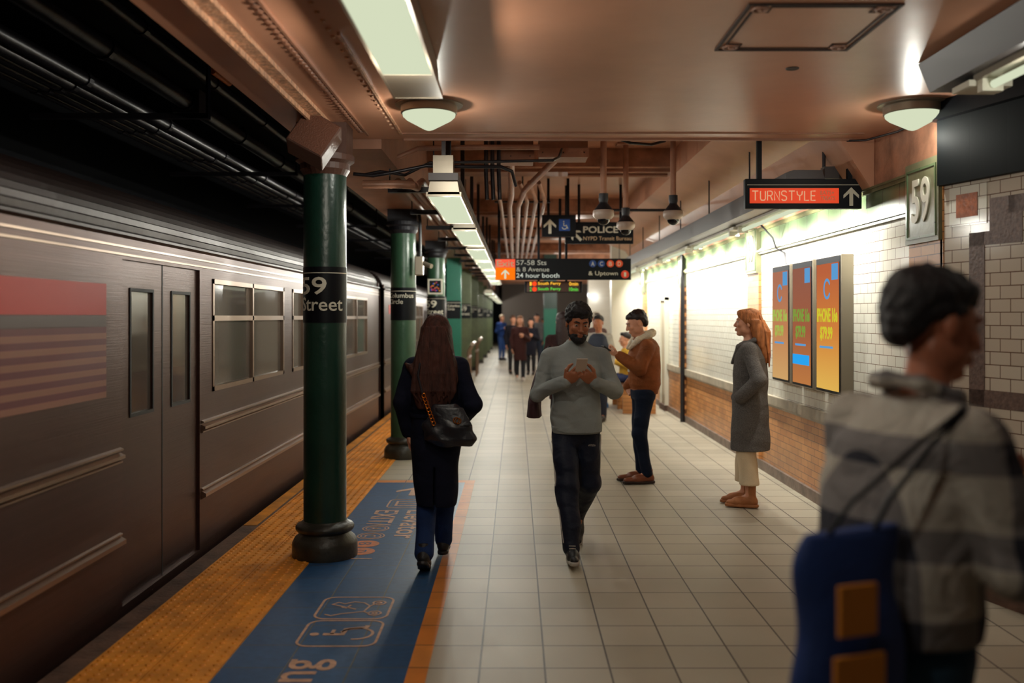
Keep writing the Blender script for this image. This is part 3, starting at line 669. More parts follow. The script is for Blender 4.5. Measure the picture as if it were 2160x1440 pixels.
# ------------------------------------------------------------------ screens on the right wall
sr = []
for i, (y0, y1, lb) in enumerate(((8.93, 9.52, 'farthest of three orange ad screens, next to the woman in grey'), (8.24, 8.83, 'middle orange ad screen with a bright blue block'), (7.52, 8.13, 'nearest orange ad screen with yellow price'))):
    e = empty('ad_screen', (WX-.1, y1, 1.02), label=lb, cat='screen', group='three ad screens on the white wall')
    W, H = y1-y0, 1.13
    box('case', .0, .1, -W, 0, 0, H, M['fix'], e, .006); box('bezel', -.006, 0, -W+.01, -.01, .01, H-.01, M['black'], e)
    F = frame((-.007, 0, 0), (0, -1, 0), (0, 0, 1))
    m_, t_, b_2 = newmat('ad_gradient'); t_.nodes.remove(b_2); tc = t_.nodes.new('ShaderNodeTexCoord'); sp = t_.nodes.new('ShaderNodeSeparateXYZ'); rp_ = t_.nodes.new('ShaderNodeValToRGB'); em = t_.nodes.new('ShaderNodeEmission')
    t_.links.new(tc.outputs['Object'], sp.inputs[0]); t_.links.new(sp.outputs[2], rp_.inputs[0]); t_.links.new(rp_.outputs[0], em.inputs[0]); t_.links.new(em.outputs[0], t_.nodes['Material Output'].inputs[0])
    cs = [((204, 162, 104), (190, 128, 84), (172, 112, 88)), ((186, 120, 66), (158, 92, 62), (146, 92, 74)), ((222, 178, 84), (206, 128, 60), (184, 98, 62))][i]  # ad colours paled, with the glare over the screens mixed in
    rp_.color_ramp.elements[0].color = srgb(*cs[0]); rp_.color_ramp.elements[1].color = srgb(*cs[2]); k = rp_.color_ramp.elements.new(.5); k.color = srgb(*cs[1]); em.inputs[1].default_value = .85
    scn = rect('display', .03, .03, W-.06, H-.09, F, m_, e, .003)
    F3 = frame((-.0115, 0, 0), (0, -1, 0), (0, 0, 1))
    tx = emit('ad_text_%d' % i, [(160, 180, 80), (120, 150, 60), (200, 190, 50)][i], .9); bm = emit('ad_blue_%d' % i, (90, 150, 200), .9)
    if i != 1:
        mb = MB(); ringm(mb, W/2, .86, .075, .022, F3, asp=1.0, a0=.5, a1=2*PI-.5); mb.build('ring_logo', bm, scn)
    text('ad_words', 'IPHONE 16e', (.05, .585, W-.1, .12), F3, tx, scn, .002, .03); text('ad_price', '$79.99', (.13, .43, W-.3, .12), F3, tx, scn, .002, .03)
    rect('ad_line', .12, .37, W-.28, .018, F3, bm, scn); rect('ad_corner', W-.19, H-.2, .15, .13, F3, bm, scn)
    if i == 1: rect('ad_blue_block', .04, .2, W-.1, .09, F3, emit('ad_cyan', (40, 150, 220), 1), scn)
mb = MB().tube([(WX-.03, 9.3, 2.15), (WX-.03, 9.35, 2.28), (WX-.06, 9.55, 2.34), (WX-.08, 9.6, 2.45), (WX-.2, 9.6, 2.58)], .009, 6)
tag(mb.build('power_cable', M['pipeD'], None, True), 'thin cable dropping from the light trough to the farthest ad screen', 'cable')
o = MB().tube([(WX-.06, 14.9, 0), (WX-.06, 14.9, 2.62), (WX-.2, 14.9, 2.7)], .035, 12).build('wall_pipe', M['cable'], None, True); tag(o, 'black vertical pipe standing against the white wall', 'pipe')
e = empty('wall_niche', (WX, 16.9, 0), label='pale open metal door frame in the wall behind the man in the brown jacket', cat='door frame')
MB().box(-.07, -.002, -.3, -.24, .1, 2.0).box(-.07, -.002, .24, .3, .1, 2.0).box(-.07, -.002, -.3, .3, 1.94, 2.0).build('frame', M['white'], e); box('door_leaf', -.04, -.004, -.24, .24, .1, 1.94, mat('pale_door', (190, 176, 150), .5), e); box('threshold', -.08, -.031, -.3, .3, 0, .1, M['edge'], e)

# ------------------------------------------------------------------ conduits and boxes
def pipe(name, pts, r, m_, label, cat='conduit', group=None):
    o = MB().tube(pts, r, 10).build(name, m_, None, True); return tag(o, label, cat, group)
cb = [(1030, 1125, 326, 345, 9.0, 'left cream junction box under the ceiling with a pipe from its middle'), (1137, 1240, 308, 327, 8.8, 'right cream junction box under the ceiling, above the bent pipe')]
for a, b2, y0, y1, D, lb in cb:
    e = empty('junction_box', (px((a+b2)/2, D), D, 3.13), label=lb, cat='junction box', group='cream junction boxes')
    hw = (b2-a)/2/2000*D; box('case', -hw, hw, 0, .3, 0, .42, M['ceild'], e); box('cover', -hw-.01, hw+.01, -.012, 0, .0, .085, M['conduit'], e)
    for sx in (-1, 0, 1): MB().tube([(sx*hw*.85, -.02, .043), (sx*hw*.85, -.01, .043)], .006, 8).build('screw', M['dark'], e)
CN = ['first', 'second', 'third', 'fourth', 'fifth', 'sixth']
for k in range(6):
    x = -.2+.115*k
    st = [(x-.1, 11.3, 3.25), (x, 12.2, 3.14)]
    if k == 1: st = [(-.045, 9.3, 3.18), (-.05, 11.5, 3.14)]
    if k == 2: st = [(.42, 9.1, 3.2), (.1, 11.2, 3.14)]
    pipe('conduit', st+[(x, 12.8, 3.14), (x, 30, 3.14)], .036 if k in (1, 2) else .026, M['conduit'], CN[k]+' from the left of the six cream conduits running away under the ceiling', 'conduit', 'cream conduits in the middle of the ceiling')
for k in range(9):
    o = box('conduit_strap', -.28, .46, 12.6+1.9*k, 12.64+1.9*k, 3.168, 3.19, M['dark']); tag(o, 'dark strap bar holding the six cream conduits', 'bracket', 'strap bars over the middle conduits')
    box('drop_rod', .08, .1, 12.6+1.9*k, 12.63+1.9*k, 3.19, 3.55, M['dark'], o)
for k in range(3):
    x = -.98+.1*k
    pipe('conduit', [(x-.02, 7.6, 2.7), (x, 7.9, 2.78), (x, 30, 2.78)], .027, M['conduit'], ['outer', 'middle', 'inner'][k]+' of the three cream conduits between the columns and the hanging lights', 'conduit', 'conduits beside the columns')
for k in range(12):
    o = box('cable_bracket', -1.08, -.68, 8.0+1.7*k, 8.06+1.7*k, 2.70, 2.745, M['dark']); tag(o, 'dark bracket bar crossing under the conduits beside the columns', 'bracket', 'bracket bars beside the columns')
    o.parent = None
    MB().box(-.7, -.69, 8.01+1.7*k, 8.03+1.7*k, 2.745, 3.56).box(-1.07, -1.06, 8.01+1.7*k, 8.03+1.7*k, 2.745, 2.91).build('rod', M['dark'], o)
pipe('conduit', [(-1.2, 7.45, 2.69), (-.9, 7.45, 2.69), (-.82, 7.5, 2.69), (-.8, 7.7, 2.7)], .033, M['conduit'], 'thick cream conduit bending away just right of the nearest column')
pipe('conduit', [(-1.25, 8.0, 2.93), (-1.1, 8.0, 2.95), (-.82, 8.0, 3.07), (-.3, 8.0, 3.08), (.2, 8.0, 3.08)], .022, M['conduit'], 'cream conduit rising from the nearest column then crossing to the right')
pipe('cable', [(-1.25, 7.7, 2.80), (-1.1, 7.7, 2.83), (-.9, 7.7, 2.80), (-.7, 7.7, 2.9), (.3, 7.7, 2.92), (.36, 7.9, 2.98), (.4, 8.2, 3.1)], .012, M['pipeD'], 'dark cable sagging across just behind the near ceiling panel', 'cable')
pipe('cable', [(-1.25, 7.3, 2.75), (-1.1, 7.3, 2.735), (-.95, 7.3, 2.76), (-.7, 7.35, 2.82), (-.3, 7.4, 2.82), (-.12, 7.45, 2.83), (-.03, 7.5, 2.8), (.0, 7.6, 2.7)], .014, M['pipeD'], 'dark cable looping over the first hanging light', 'cable')
pipe('cable', [(px(1310, 9), 9.0, 3.33), (px(1330, 9), 9, 3.3), (px(1370, 9.3), 9.2, 3.32), (px(1400, 9.5), 9.45, 3.4), (px(1412, 9.5), 9.5, 3.5)], .014, M['cable'], 'black cable slung between the left and right dome cameras', 'cable')
pipe('cable', [(2.45, 7.06, 2.96), (2.55, 6.9, 2.935), (2.62, 6.5, 2.92), (2.68, 6.0, 2.945), (2.75, 5.95, 2.94)], .008, M['cable'], 'thin black cable strung from the near ceiling to the angled wall', 'cable')
pipe('conduit', [(.6, 10.95, 3.281), (1.2, 10.95, 3.281), (1.75, 10.95, 3.281)], .02, M['conduit'], 'cream conduit clipped under the first ceiling beam')
pipe('conduit', [(1.15, 12.9, 3.1), (2.05, 12.9, 3.1)], .02, M['cable'], 'dark pipe crossing behind the TURNSTYLE sign toward the trough')
for k in range(3): pipe('hanging_pipe', [(-.28+.06*k, 8.9, 3.54), (-.28+.06*k, 8.9, 3.0), (-.27+.06*k, 8.92, 2.75)], .02, M['pipeD'], ['left', 'middle', 'right'][k]+' dark pipe drop hanging right of the first hanging light', 'pipe', 'dark pipe drops')
# speaker on the first column and small camera on the second
e = empty('loudspeaker', (-1.31, 6.17, 2.8), label='brown box loudspeaker tilted at the top of the nearest column', cat='loudspeaker')
T = Matrix.Rotation(.5, 4, 'Y') @ Matrix.Rotation(-.35, 4, 'X')
MB().box(-.13, .13, -.1, .1, -.13, .13, T).build('case', M['cap'], e, bevel=.01)
MB().box(-.12, .12, -.104, -.1, -.12, .12, T).build('grille', mat('grille_brown', (104, 66, 50), .5, 0, .5, 120), e)
e = empty('wall_camera', (-1.13, 11.0, 2.15), label='small grey surveillance camera on the second column', cat='camera')
box('case', -.04, .06, -.05, .05, -.02, .2, M['fix'], e, .01); MB().tube([(.06, -.02, .12), (.16, -.1, .08)], .028, 12).build('lens_barrel', M['fix'], e, True); MB().tube([(.02, 0, .2), (.02, 0, .62), (.0, 0, .74)], .018, 8).build('cable', M['cable'], e)
# pipes over the tracks
TP = [(-2.75, 3.45, .075), (-2.55, 3.62, .05), (-3.0, 3.3, .05), (-3.15, 3.3, .05), (-3.3, 3.32, .045), (-3.45, 3.34, .045), (-3.6, 3.36, .04), (-2.9, 3.55, .04)]
for k, (x, z, r) in enumerate(TP):
    e = empty('track_pipe', (x, 0, z), label=['thick dark pipe over the tracks with pale couplings, uppermost', 'thin dark pipe above the thick one over the tracks', 'first slim pipe below the thick pipe over the tracks', 'second slim pipe below the thick pipe', 'third slim pipe below the thick pipe', 'fourth slim pipe below the thick pipe', 'lowest slim pipe over the tracks', 'slim pipe close behind the thick pipe'][k], cat='pipe', group='pipes over the tracks')
    MB().tube([(0, 1, 0), (0, 45, 0)], r, 12).build('run', M['pipeD'], e, True)
    c0 = MB().tube([(0, 3.2+k*.13, 0), (0, 3.26+k*.13, 0)], r*1.18, 12).build('coupling', M['pipeD'], e)
    for q in range(1, 9): c = c0.copy(); COL.objects.link(c); c.parent = e; c.location = (0, 1.55*q, 0)
e = empty('pipe_hangers', (0, 0, 0), label='dark bars holding the pipes over the tracks', cat='bracket')
for q in range(8): box('bar', -3.8, -2.4, 4.4+3*q, 4.46+3*q, 3.2, 3.24, M['pipeD'], e); box('drop', -2.42, -2.4, 4.4+3*q, 4.46+3*q, 3.24, 4.61, M['pipeD'], e)
o = MB().tube([(-2.48, 7.75, 3.66), (-2.48, 8.2, 3.67)], .028, 10).build('orange_sleeve', M['tano'], None, True); tag(o, 'short orange sleeve on a pipe over the tracks', 'sleeve')
o = box('pipe_box', -2.86, -2.64, 7.9, 8.15, 3.35, 3.55, M['fixd']); tag(o, 'grey box on the thick pipe over the tracks', 'junction box')
# ------------------------------------------------------------------ people: blended solid shapes meshed on a grid
class Sdf:
    def __init__(s): s.p = []
    def cone(s, a, b, r1, r2, k=.02, sub=False):
        a = np.array(a, float); b = np.array(b, float); r = max(r1, r2)
        def f(X, Y, Z):
            ba = b-a; L2 = max(ba @ ba, 1e-9); t = ((X-a[0])*ba[0]+(Y-a[1])*ba[1]+(Z-a[2])*ba[2])/L2; t = np.clip(t, 0, 1)
            return np.sqrt((X-a[0]-t*ba[0])**2+(Y-a[1]-t*ba[1])**2+(Z-a[2]-t*ba[2])**2)-(r1+(r2-r1)*t)
        s.p.append((f, np.minimum(a, b)-r, np.maximum(a, b)+r, k, sub)); return s
    def chain(s, pts, rs, k=.02):
        for i in range(len(pts)-1): s.cone(pts[i], pts[i+1], rs[i], rs[i+1], k)
        return s
    def ell(s, c, r, R=None, k=.02, sub=False):
        c = np.array(c, float); r = np.array(r, float); R = np.eye(3) if R is None else np.array(R)
        def f(X, Y, Z):
            d = np.stack([X-c[0], Y-c[1], Z-c[2]], -1) @ R
            k0 = np.sqrt(((d/r)**2).sum(-1)); k1 = np.sqrt(((d/r**2)**2).sum(-1))+1e-9
            return k0*(k0-1)/k1
        m = r.max(); e = np.abs(R) @ r
        s.p.append((f, c-e, c+e, k, sub)); return s
    def loft(s, st, k=.02, R=None, o=(0, 0, 0), cut=None, sub=False, p=2.3):
        """stations (z, cx, cy, rx, ry) stacked along local z"""
        st = sorted(st); A = np.array(st, float); R_ = np.eye(3) if R is None else np.array(R); o = np.array(o, float)
        def f(X, Y, Z):
            d = np.stack([X-o[0], Y-o[1], Z-o[2]], -1) @ R_
            z = d[..., 2]; zz = np.clip(z, A[0, 0], A[-1, 0])
            cx, cy, rx, ry = (np.interp(zz, A[:, 0], A[:, i]) for i in (1, 2, 3, 4))
            q = (np.abs((d[..., 0]-cx)/rx)**p+np.abs((d[..., 1]-cy)/ry)**p)**(1/p)
            dd = (q-1)*np.minimum(rx, ry); dz = np.maximum(A[0, 0]-z, z-A[-1, 0])
            return np.maximum(dd, dz)
        lo = np.array([(A[:, 1]-A[:, 3]).min(), (A[:, 2]-A[:, 4]).min(), A[0, 0]]); hi = np.array([(A[:, 1]+A[:, 3]).max(), (A[:, 2]+A[:, 4]).max(), A[-1, 0]])
        cs = np.array([R_ @ np.array([x, y, z])+o for x in (lo[0], hi[0]) for y in (lo[1], hi[1]) for z in (lo[2], hi[2])])
        s.p.append((f, cs.min(0), cs.max(0), k, sub)); return s
    def field(s, h, fold=0, fs=1, lump=0, lf=60, clip=None, shell=None):
        lo = np.min([p[1] for p in s.p if not p[4]], 0)-3*h-.01; hi = np.max([p[2] for p in s.p if not p[4]], 0)+3*h+.01
        n = np.ceil((hi-lo)/h).astype(int)+1
        ax = [(lo[i]+h*np.arange(n[i])).astype(np.float32) for i in range(3)]
        D = np.full(n, .3, np.float32)
        for f, a, b, k, sub in s.p:
            m = k+3*h; sl = []
            for i in range(3):
                i0 = max(0, int((a[i]-m-lo[i])/h)); i1 = min(n[i], int((b[i]+m-lo[i])/h)+2); sl.append(slice(i0, max(i0, i1)))
            sl = tuple(sl)
            if min(x.stop-x.start for x in sl) < 1: continue
            X, Y, Z = np.meshgrid(ax[0][sl[0]], ax[1][sl[1]], ax[2][sl[2]], indexing='ij')
            d = f(X, Y, Z).astype(np.float32); E = D[sl]
            if sub:
                kk = max(k, 1e-4); hh = np.maximum(kk-np.abs(E+d), 0)/kk; D[sl] = np.maximum(E, -d)+hh*hh*kk*.25
            else:
                kk = max(k, 1e-4); hh = np.maximum(kk-np.abs(E-d), 0)/kk; D[sl] = np.minimum(E, d)-hh*hh*kk*.25
        X, Y, Z = np.meshgrid(*ax, indexing='ij', sparse=True)
        if fold:
            q = 9*fs
            wv = np.sin(q*(2.1*Z+1.3*X)+2.2*np.sin(5*fs*(X+.6*Z))+1.7*np.sin(6*fs*(Y-.4*Z)))+.6*np.sin(q*(3.3*Z-2.2*X+1.1*Y)+2*np.sin(8*fs*X))
            D += fold*wv.astype(np.float32)
        if lump:
            wv = np.sin(lf*X+2*np.sin(.7*lf*Z))*np.sin(lf*Y+2*np.sin(.6*lf*X))*np.sin(lf*Z+1.5*np.sin(.8*lf*Y))
            D += lump*wv.astype(np.float32)
        if clip is not None:
            for (o, nrm) in clip:
                nrm = np.array(nrm, float)/np.linalg.norm(nrm)
                D = np.maximum(D, ((X-o[0])*nrm[0]+(Y-o[1])*nrm[1]+(Z-o[2])*nrm[2]).astype(np.float32))
        return D, lo
    def build(s, name, m, parent, h=.007, **kw):
        D, lo = s.field(h, **kw); D[0] = D[-1] = 1; D[:, 0] = D[:, -1] = 1; D[:, :, 0] = D[:, :, -1] = 1
        I = D < 0
        c = sum(I[a:I.shape[0]-1+a, b:I.shape[1]-1+b, d:I.shape[2]-1+d].astype(np.int8) for a in (0, 1) for b in (0, 1) for d in (0, 1))
        act = (c > 0) & (c < 8); idx = np.full(act.shape, -1, np.int32); ijk = np.argwhere(act); n = len(ijk); idx[act] = np.arange(n)
        P = np.zeros((n, 3)); C = np.zeros(n)
        for ax_ in range(3):
            for u in (0, 1):
                for v in (0, 1):
                    a = [0, 0, 0]; o2 = [i for i in range(3) if i != ax_]; a[o2[0]] = u; a[o2[1]] = v; b = list(a); b[ax_] = 1
                    va = D[ijk[:, 0]+a[0], ijk[:, 1]+a[1], ijk[:, 2]+a[2]]; vb = D[ijk[:, 0]+b[0], ijk[:, 1]+b[1], ijk[:, 2]+b[2]]
                    cr = (va < 0) != (vb < 0); t = va/np.where(cr, va-vb, 1)
                    q = np.array(a, float)[None].repeat(n, 0); q[:, ax_] = t; P[cr] += q[cr]; C[cr] += 1
        V = lo+h*(ijk+P/np.maximum(C, 1)[:, None])
        Fs = []
        for ax_ in range(3):
            o1, o2 = [(1, 2), (2, 0), (0, 1)][ax_]
            s0 = [slice(None)]*3; s1 = [slice(None)]*3; s0[ax_] = slice(0, -1); s1[ax_] = slice(1, None)
            for q in (o1, o2): s0[q] = slice(1, -1); s1[q] = slice(1, -1)
            A_, B_ = I[tuple(s0)], I[tuple(s1)]; e = np.argwhere(A_ != B_); 
            if not len(e): continue
            fl = A_[A_ != B_]; e = e.copy(); e[:, o1] += 1; e[:, o2] += 1
            def cell(d1, d2):
                z = e.copy(); z[:, o1] -= d1; z[:, o2] -= d2; return idx[z[:, 0], z[:, 1], z[:, 2]]
            q = np.stack([cell(1, 1), cell(0, 1), cell(0, 0), cell(1, 0)], 1); q[~fl] = q[~fl][:, ::-1]; Fs.append(q)
        Fq = np.concatenate(Fs); 
        me = bpy.data.meshes.new(name); me.vertices.add(n); me.vertices.foreach_set('co', V.astype(np.float32).ravel())
        me.loops.add(4*len(Fq)); me.loops.foreach_set('vertex_index', Fq.astype(np.int32).ravel())
        me.polygons.add(len(Fq)); me.polygons.foreach_set('loop_start', np.arange(0, 4*len(Fq), 4, dtype=np.int32)); me.polygons.foreach_set('loop_total', np.full(len(Fq), 4, np.int32))
        me.polygons.foreach_set('use_smooth', [True]*len(Fq)); me.update(calc_edges=True); me.validate(); me.materials.append(m)
        o = bpy.data.objects.new(name, me); COL.objects.link(o); o.parent = parent; return o
V3 = lambda *a: np.array(a, float)
def rotm(rx=0, ry=0, rz=0): return np.array(Euler((math.radians(rx), math.radians(ry), math.radians(rz)), 'XYZ').to_matrix())
def unit(v): v = np.array(v, float); return v/np.linalg.norm(v)
def hand(s, wr, d, nrm, side=1, curl=.5, sc=1.0, th=1.0):
    """palm from wrist wr along d; nrm points out of the palm; side = towards the thumb"""
    d = unit(d); nrm = unit(np.array(nrm)-np.dot(nrm, d)*d); lat = np.cross(d, nrm)*side
    R = np.stack([lat, nrm, d], 1)
    s.cone(wr-d*.02, wr+d*.02, .026*sc, .025*sc, .012)
    s.ell(wr+d*.055*sc, V3(.042, .017, .052)*sc, R, .015)
    for i, (off, L) in enumerate(((.031, .072), (.011, .08), (-.01, .075), (-.03, .058))):
        p = wr+(d*.095+lat*off)*sc; a = curl*(.5+.07*i)
        rs = [.0098, .009, .0082, .007]
        pts = [p-d*.02*sc]
        for q in range(3):
            a2 = a*(q+.55)*1.15; dd = d*math.cos(a2)+nrm*math.sin(a2); pts.append(pts[-1]+dd*L*[.62, .36, .28][q]*sc)
        s.chain(pts, [r*sc for r in rs], .004)
    p = wr+(d*.03+lat*.03)*sc; q1 = p+(d*.032+lat*.028+nrm*.014*th)*sc; q2 = q1+(d*.03+lat*.004+nrm*.016*th)*sc; q3 = q2+(d*.02-lat*.004+nrm*.01*th)*sc
    s.chain([p, q1, q2, q3], [.015*sc, .012*sc, .0105*sc, .008*sc], .008)
def head(s, c, R, f=1.0, female=False):
    T = lambda x, y, z: np.array(c)+R @ (V3(x, y, z)*f)
    E = lambda x, y, z, a, b, q, k=.015, sub=False: s.ell(T(x, y, z), V3(a, b, q)*f, R, k, sub)
    j = .9 if female else 1.0
    E(0, .014, .03, .074, .092, .084, .01); E(0, -.03, -.03, .058*j+.003, .064, .08, .03); E(0, -.068, -.096, .026*j, .024, .02, .02)
    for q in (-1, 1):
        E(q*.05*j, -.01, -.06, .016, .045, .03, .02); E(q*.036, -.066, -.018, .026, .022, .024, .012)
        E(q*.078, .008, -.005, .009, .018, .032, .006)
        E(q*.031, -.1, .012, .019, .014, .012, .008, True)
        E(q*.011, -.104, -.03, .009, .011, .008, .006)
    E(0, -.079, .032, .052, .014, .012, .012)
    nr = .85 if female else 1.0
    s.cone(T(0, -.088, .018), T(0, -.105-.007*nr, -.024), .007*f, .012*f*nr, .01)
    E(0, -.096, -.055, .023, .012, .0065, .005); E(0, -.094, -.068, .02, .013, .008, .005); E(0, -.104, -.0612, .02, .006, .0018, .002, True)
    return T
def eyes(c, R, parent, f=1.0):
    mbw = MB(); T = lambda x, y, z: np.array(c)+R @ (V3(x, y, z)*f)
    for q in (-1, 1):
        sd = Sdf(); sd.ell(T(q*.031, -.082, .010), V3(.0125, .011, .0052)*f, R, .001); e = sd.build('eye', M['ewhite'], parent, h=.0035)
        sd = Sdf(); sd.ell(T(q*.031, -.0925, .009), V3(.0055, .002, .0045)*f, R, .001); sd.build('iris', M['iris'], e, h=.0018)
def cloth(name, col, rough=.85, bump=.35, sc=260, var=.12, vs=5): return mat(name, col, rough, 0, bump, sc, var, vs, .25)
def shoe(s_name, ank, yaw, pitch, m, parent, sole=None, boot=0, L=.27, h=.007):
    """ank = ankle point; toe points along -y turned by yaw; pitch lifts the heel"""
    R = rotm(0, 0, yaw) @ rotm(pitch, 0, 0); A_ = np.array(ank, float)
    T = lambda x, y, z: A_+R @ V3(x, y, z)
    s = Sdf(); s.cone(T(0, .035, -.045), T(0, -.10, -.052), .036, .034, .02); s.cone(T(0, -.08, -.055), T(0, -L+.085, -.062), .036, .026, .03); s.cone(T(0, .01, -.02), T(0, -.11, -.042), .036, .028, .03)
    s.cone(T(0, .015, -.03), T(0, .012, .02+boot), .037, .036+.006*(boot > 0), .02)
    o = s.build(s_name, m, parent, h=h, clip=[(T(0, 0, -.074), R @ V3(0, 0, -1)), (T(0, 0, .03+boot), R @ V3(0, 0, 1))])
    s = Sdf(); st = [(0, 0, 0, 1, 1)]
    s.cone(T(0, .04, -.079), T(0, -.08, -.079), .038, .037, .01); s.cone(T(0, -.08, -.079), T(0, -L+.08, -.079), .041, .032, .02)
    s.build('sole', sole or m, o, h=h, clip=[(T(0, 0, -.066), R @ V3(0, 0, 1)), (T(0, 0, -.092), R @ V3(0, 0, -1))])
    return o
def legs_body(s, J, r=1.0, k=.03):
    for q in ('L', 'R'): s.chain([J['hip'+q], J['knee'+q], J['ank'+q]], [.07*r, .046*r, .032*r], k); s.cone(J['ank'+q], J['ank'+q]+J['toe'+q]*.12-V3(0, 0, .045), .03, .022, .02)
def base_body(J, fem=False, r=1.0, hands=True, f=1.0):
    s = Sdf(); pe, ch, nk, hc, R = J['pelvis'], J['chest'], J['neck'], J['head'], J['headR']
    s.ell(pe, (.135*r, .09*r, .1), None, .04); s.cone(pe, ch, .095*r, .11*r, .06); s.ell(ch+V3(0, 0, .02), (.15*r, .095*r, .13), None, .05)
    s.cone(ch, nk, .09*r, .055*r, .05); s.cone(nk, hc+V3(0, .012, -.04), .052*f*(.85 if fem else 1), .05*f*(.85 if fem else 1), .025)
    for q in ('L', 'R'): s.chain([J['sh'+q], J['el'+q], J['wr'+q]], [.046*r, .038*r, .026], .03); s.cone(ch+V3(0, 0, .08), J['sh'+q], .06, .05, .04)
    legs_body(s, J, r); head(s, hc, R, f, fem)
    return s
def yoke(s, J, r1=.05, r2=.055, dz=0):
    for g in ('L', 'R'): s.cone(J['neck']-V3(0, 0, .03-dz), J['sh'+g]+V3(0, 0, .004), r1, r2, .04)
def pants(s, J, rt=.088, rk=.068, ra=.055, k=.03, pel=True, w=.155):
    if pel: s.ell(J['pelvis']+V3(0, 0, -.01), (w, .115, .14), None, .04)
    for q in ('L', 'R'): s.chain([J['hip'+q], J['knee'+q], J['ank'+q]], [rt, rk, ra], k)

# ---- walking man in the grey sweatshirt
def man_grey():
    e = empty('person', (.42, 6.6, 0), label='person in a grey sweatshirt and navy track pants walking forward and typing on a phone', cat='person')
    J = dict(pelvis=V3(0, 0, .93), chest=V3(0, -.01, 1.22), neck=V3(0, -.02, 1.46), head=V3(.01, -.075, 1.605), headR=rotm(16, 0, 8) @ rotm(0, 3, 0),
             shL=V3(.178, 0, 1.37), elL=V3(.265, -.02, 1.13), wrL=V3(.105, -.26, 1.215), shR=V3(-.178, 0, 1.37), elR=V3(-.265, -.02, 1.12), wrR=V3(-.085, -.26, 1.215),
             hipR=V3(-.085, 0, .88), kneeR=V3(-.07, -.12, .5), ankR=V3(-.045, -.25, .11), toeR=V3(0, -1, 0),
             hipL=V3(.085, 0, .88), kneeL=V3(.09, .06, .49), ankL=V3(.04, .38, .2), toeL=V3(0, -.6, -.6))
    s = base_body(J); 
    hand(s, J['wrR'], (.62, -.5, .55), (.35, .75, .5), 1, 1.0, 1.0); hand(s, J['wrL'], (-.66, -.48, .5), (-.35, .75, .5), -1, 1.15, 1.0)
    s.build('body', M['skinb'], e, h=.0052)
    eyes(J['head'], J['headR'], e)
    hc, R = J['head'], J['headR']; T = lambda x, y, z: hc+R @ V3(x, y, z)
    hm = mat('black_curly_hair', (20, 17, 20), .7, 0, .6, 60)
    s = Sdf(); s.ell(T(0, .03, .068), (.092, .098, .08), R, .02); s.ell(T(0, -.04, .092), (.068, .046, .04), R, .03); s.ell(T(0, .075, .0), (.07, .05, .07), R, .03)
    for q in (-1, 1): s.ell(T(q*.07, .01, .035), (.02, .05, .04), R, .02)
    s.build('hair', hm, e, h=.006, lump=.0075, lf=95)
    s = Sdf(); s.ell(T(0, -.042, -.08), (.06, .062, .048), R, .01); s.ell(T(0, -.075, -.1), (.032, .032, .026), R, .02)
    for q in (-1, 1): s.cone(T(q*.066, -.005, -.02), T(q*.055, -.03, -.07), .011, .016, .015); s.cone(T(0, -.103, -.0455), T(q*.03, -.092, -.056), .0062, .006, .008)
    s.ell(T(0, -.093, -.06), (.022, .04, .0085), R, .004, True)
    s.ell(T(0, -.075, -.02), (.06, .06, .032), R, .006, True)
    s.build('beard', hm, e, h=.005, lump=.002, lf=160)
    s = Sdf()
    for q in (-1, 1): s.cone(T(q*.014, -.0955, .031), T(q*.034, -.0915, .036), .0045, .005, .005); s.cone(T(q*.034, -.0915, .036), T(q*.05, -.076, .029), .005, .003, .005)
    s.build('eyebrows', hm, e, h=.0035)
    gm_ = mat('sweatshirt_grey', (146, 152, 150), .85, 0, .3, 240, .1, 5, .25, wr=.5)
    s = Sdf()
    s.loft([(.86, 0, .0, .172, .13), (.93, 0, .0, .174, .132), (1.05, 0, 0, .168, .128), (1.2, 0, -.005, .175, .134), (1.32, 0, -.005, .178, .125), (1.38, 0, -.005, .155, .11), (1.43, 0, -.01, .1, .085), (1.47, 0, -.012, .07, .07)], .05)
    for q in ('L', 'R'): s.chain([J['sh'+q]+V3(0, 0, -.005), J['el'+q], J['wr'+q]-unit(J['wr'+q]-J['el'+q])*.01], [.062, .056, .04], .014)
    s.cone((0, -.01, 1.44), (0, -.025, 1.48), .08, .066, .03); s.cone((0, -.02, 1.46), (0, -.045, 1.54), .052, .05, .005, True)
    yoke(s, J)
    s.build('sweatshirt', gm_, e, h=.0065, fold=.005, fs=1.0)
    s = Sdf(); s.chain([(0, -.082, 1.445), (.045, -.062, 1.46), (.058, -.015, 1.478), (.036, .03, 1.49), (-.036, .03, 1.49), (-.058, -.015, 1.478), (-.045, -.062, 1.46), (0, -.082, 1.445)], [.012]*8, .008); s.build('neckband', gm_, e, h=.006)
    s = Sdf(); s.loft([(.84, 0, 0, .168, .128), (.9, 0, 0, .174, .134)], .01); s.build('hem_band', gm_, e, h=.0065, clip=[((0, 0, .898), (0, 0, 1)), ((0, 0, .845), (0, 0, -1))])
    for q in ('L', 'R'):
        d = unit(J['wr'+q]-J['el'+q]); s = Sdf(); s.cone(J['wr'+q]-d*.045, J['wr'+q]+d*.005, .041, .036, .005); s.build('cuff', gm_, e, h=.006)
    nv = mat('track_navy', (20, 27, 46), .6, 0, .25, 60, .1, 5, .3, wr=.5)
    s = Sdf(); pants(s, J, .088, .08, .06, .03, w=.14); s.ell((0, 0, .83), (.09, .085, .09), None, .04); s.build('track_pants', nv, e, h=.008, fold=.005, fs=.9)
    wm = mat('stripe_white', (190, 184, 176), .7)
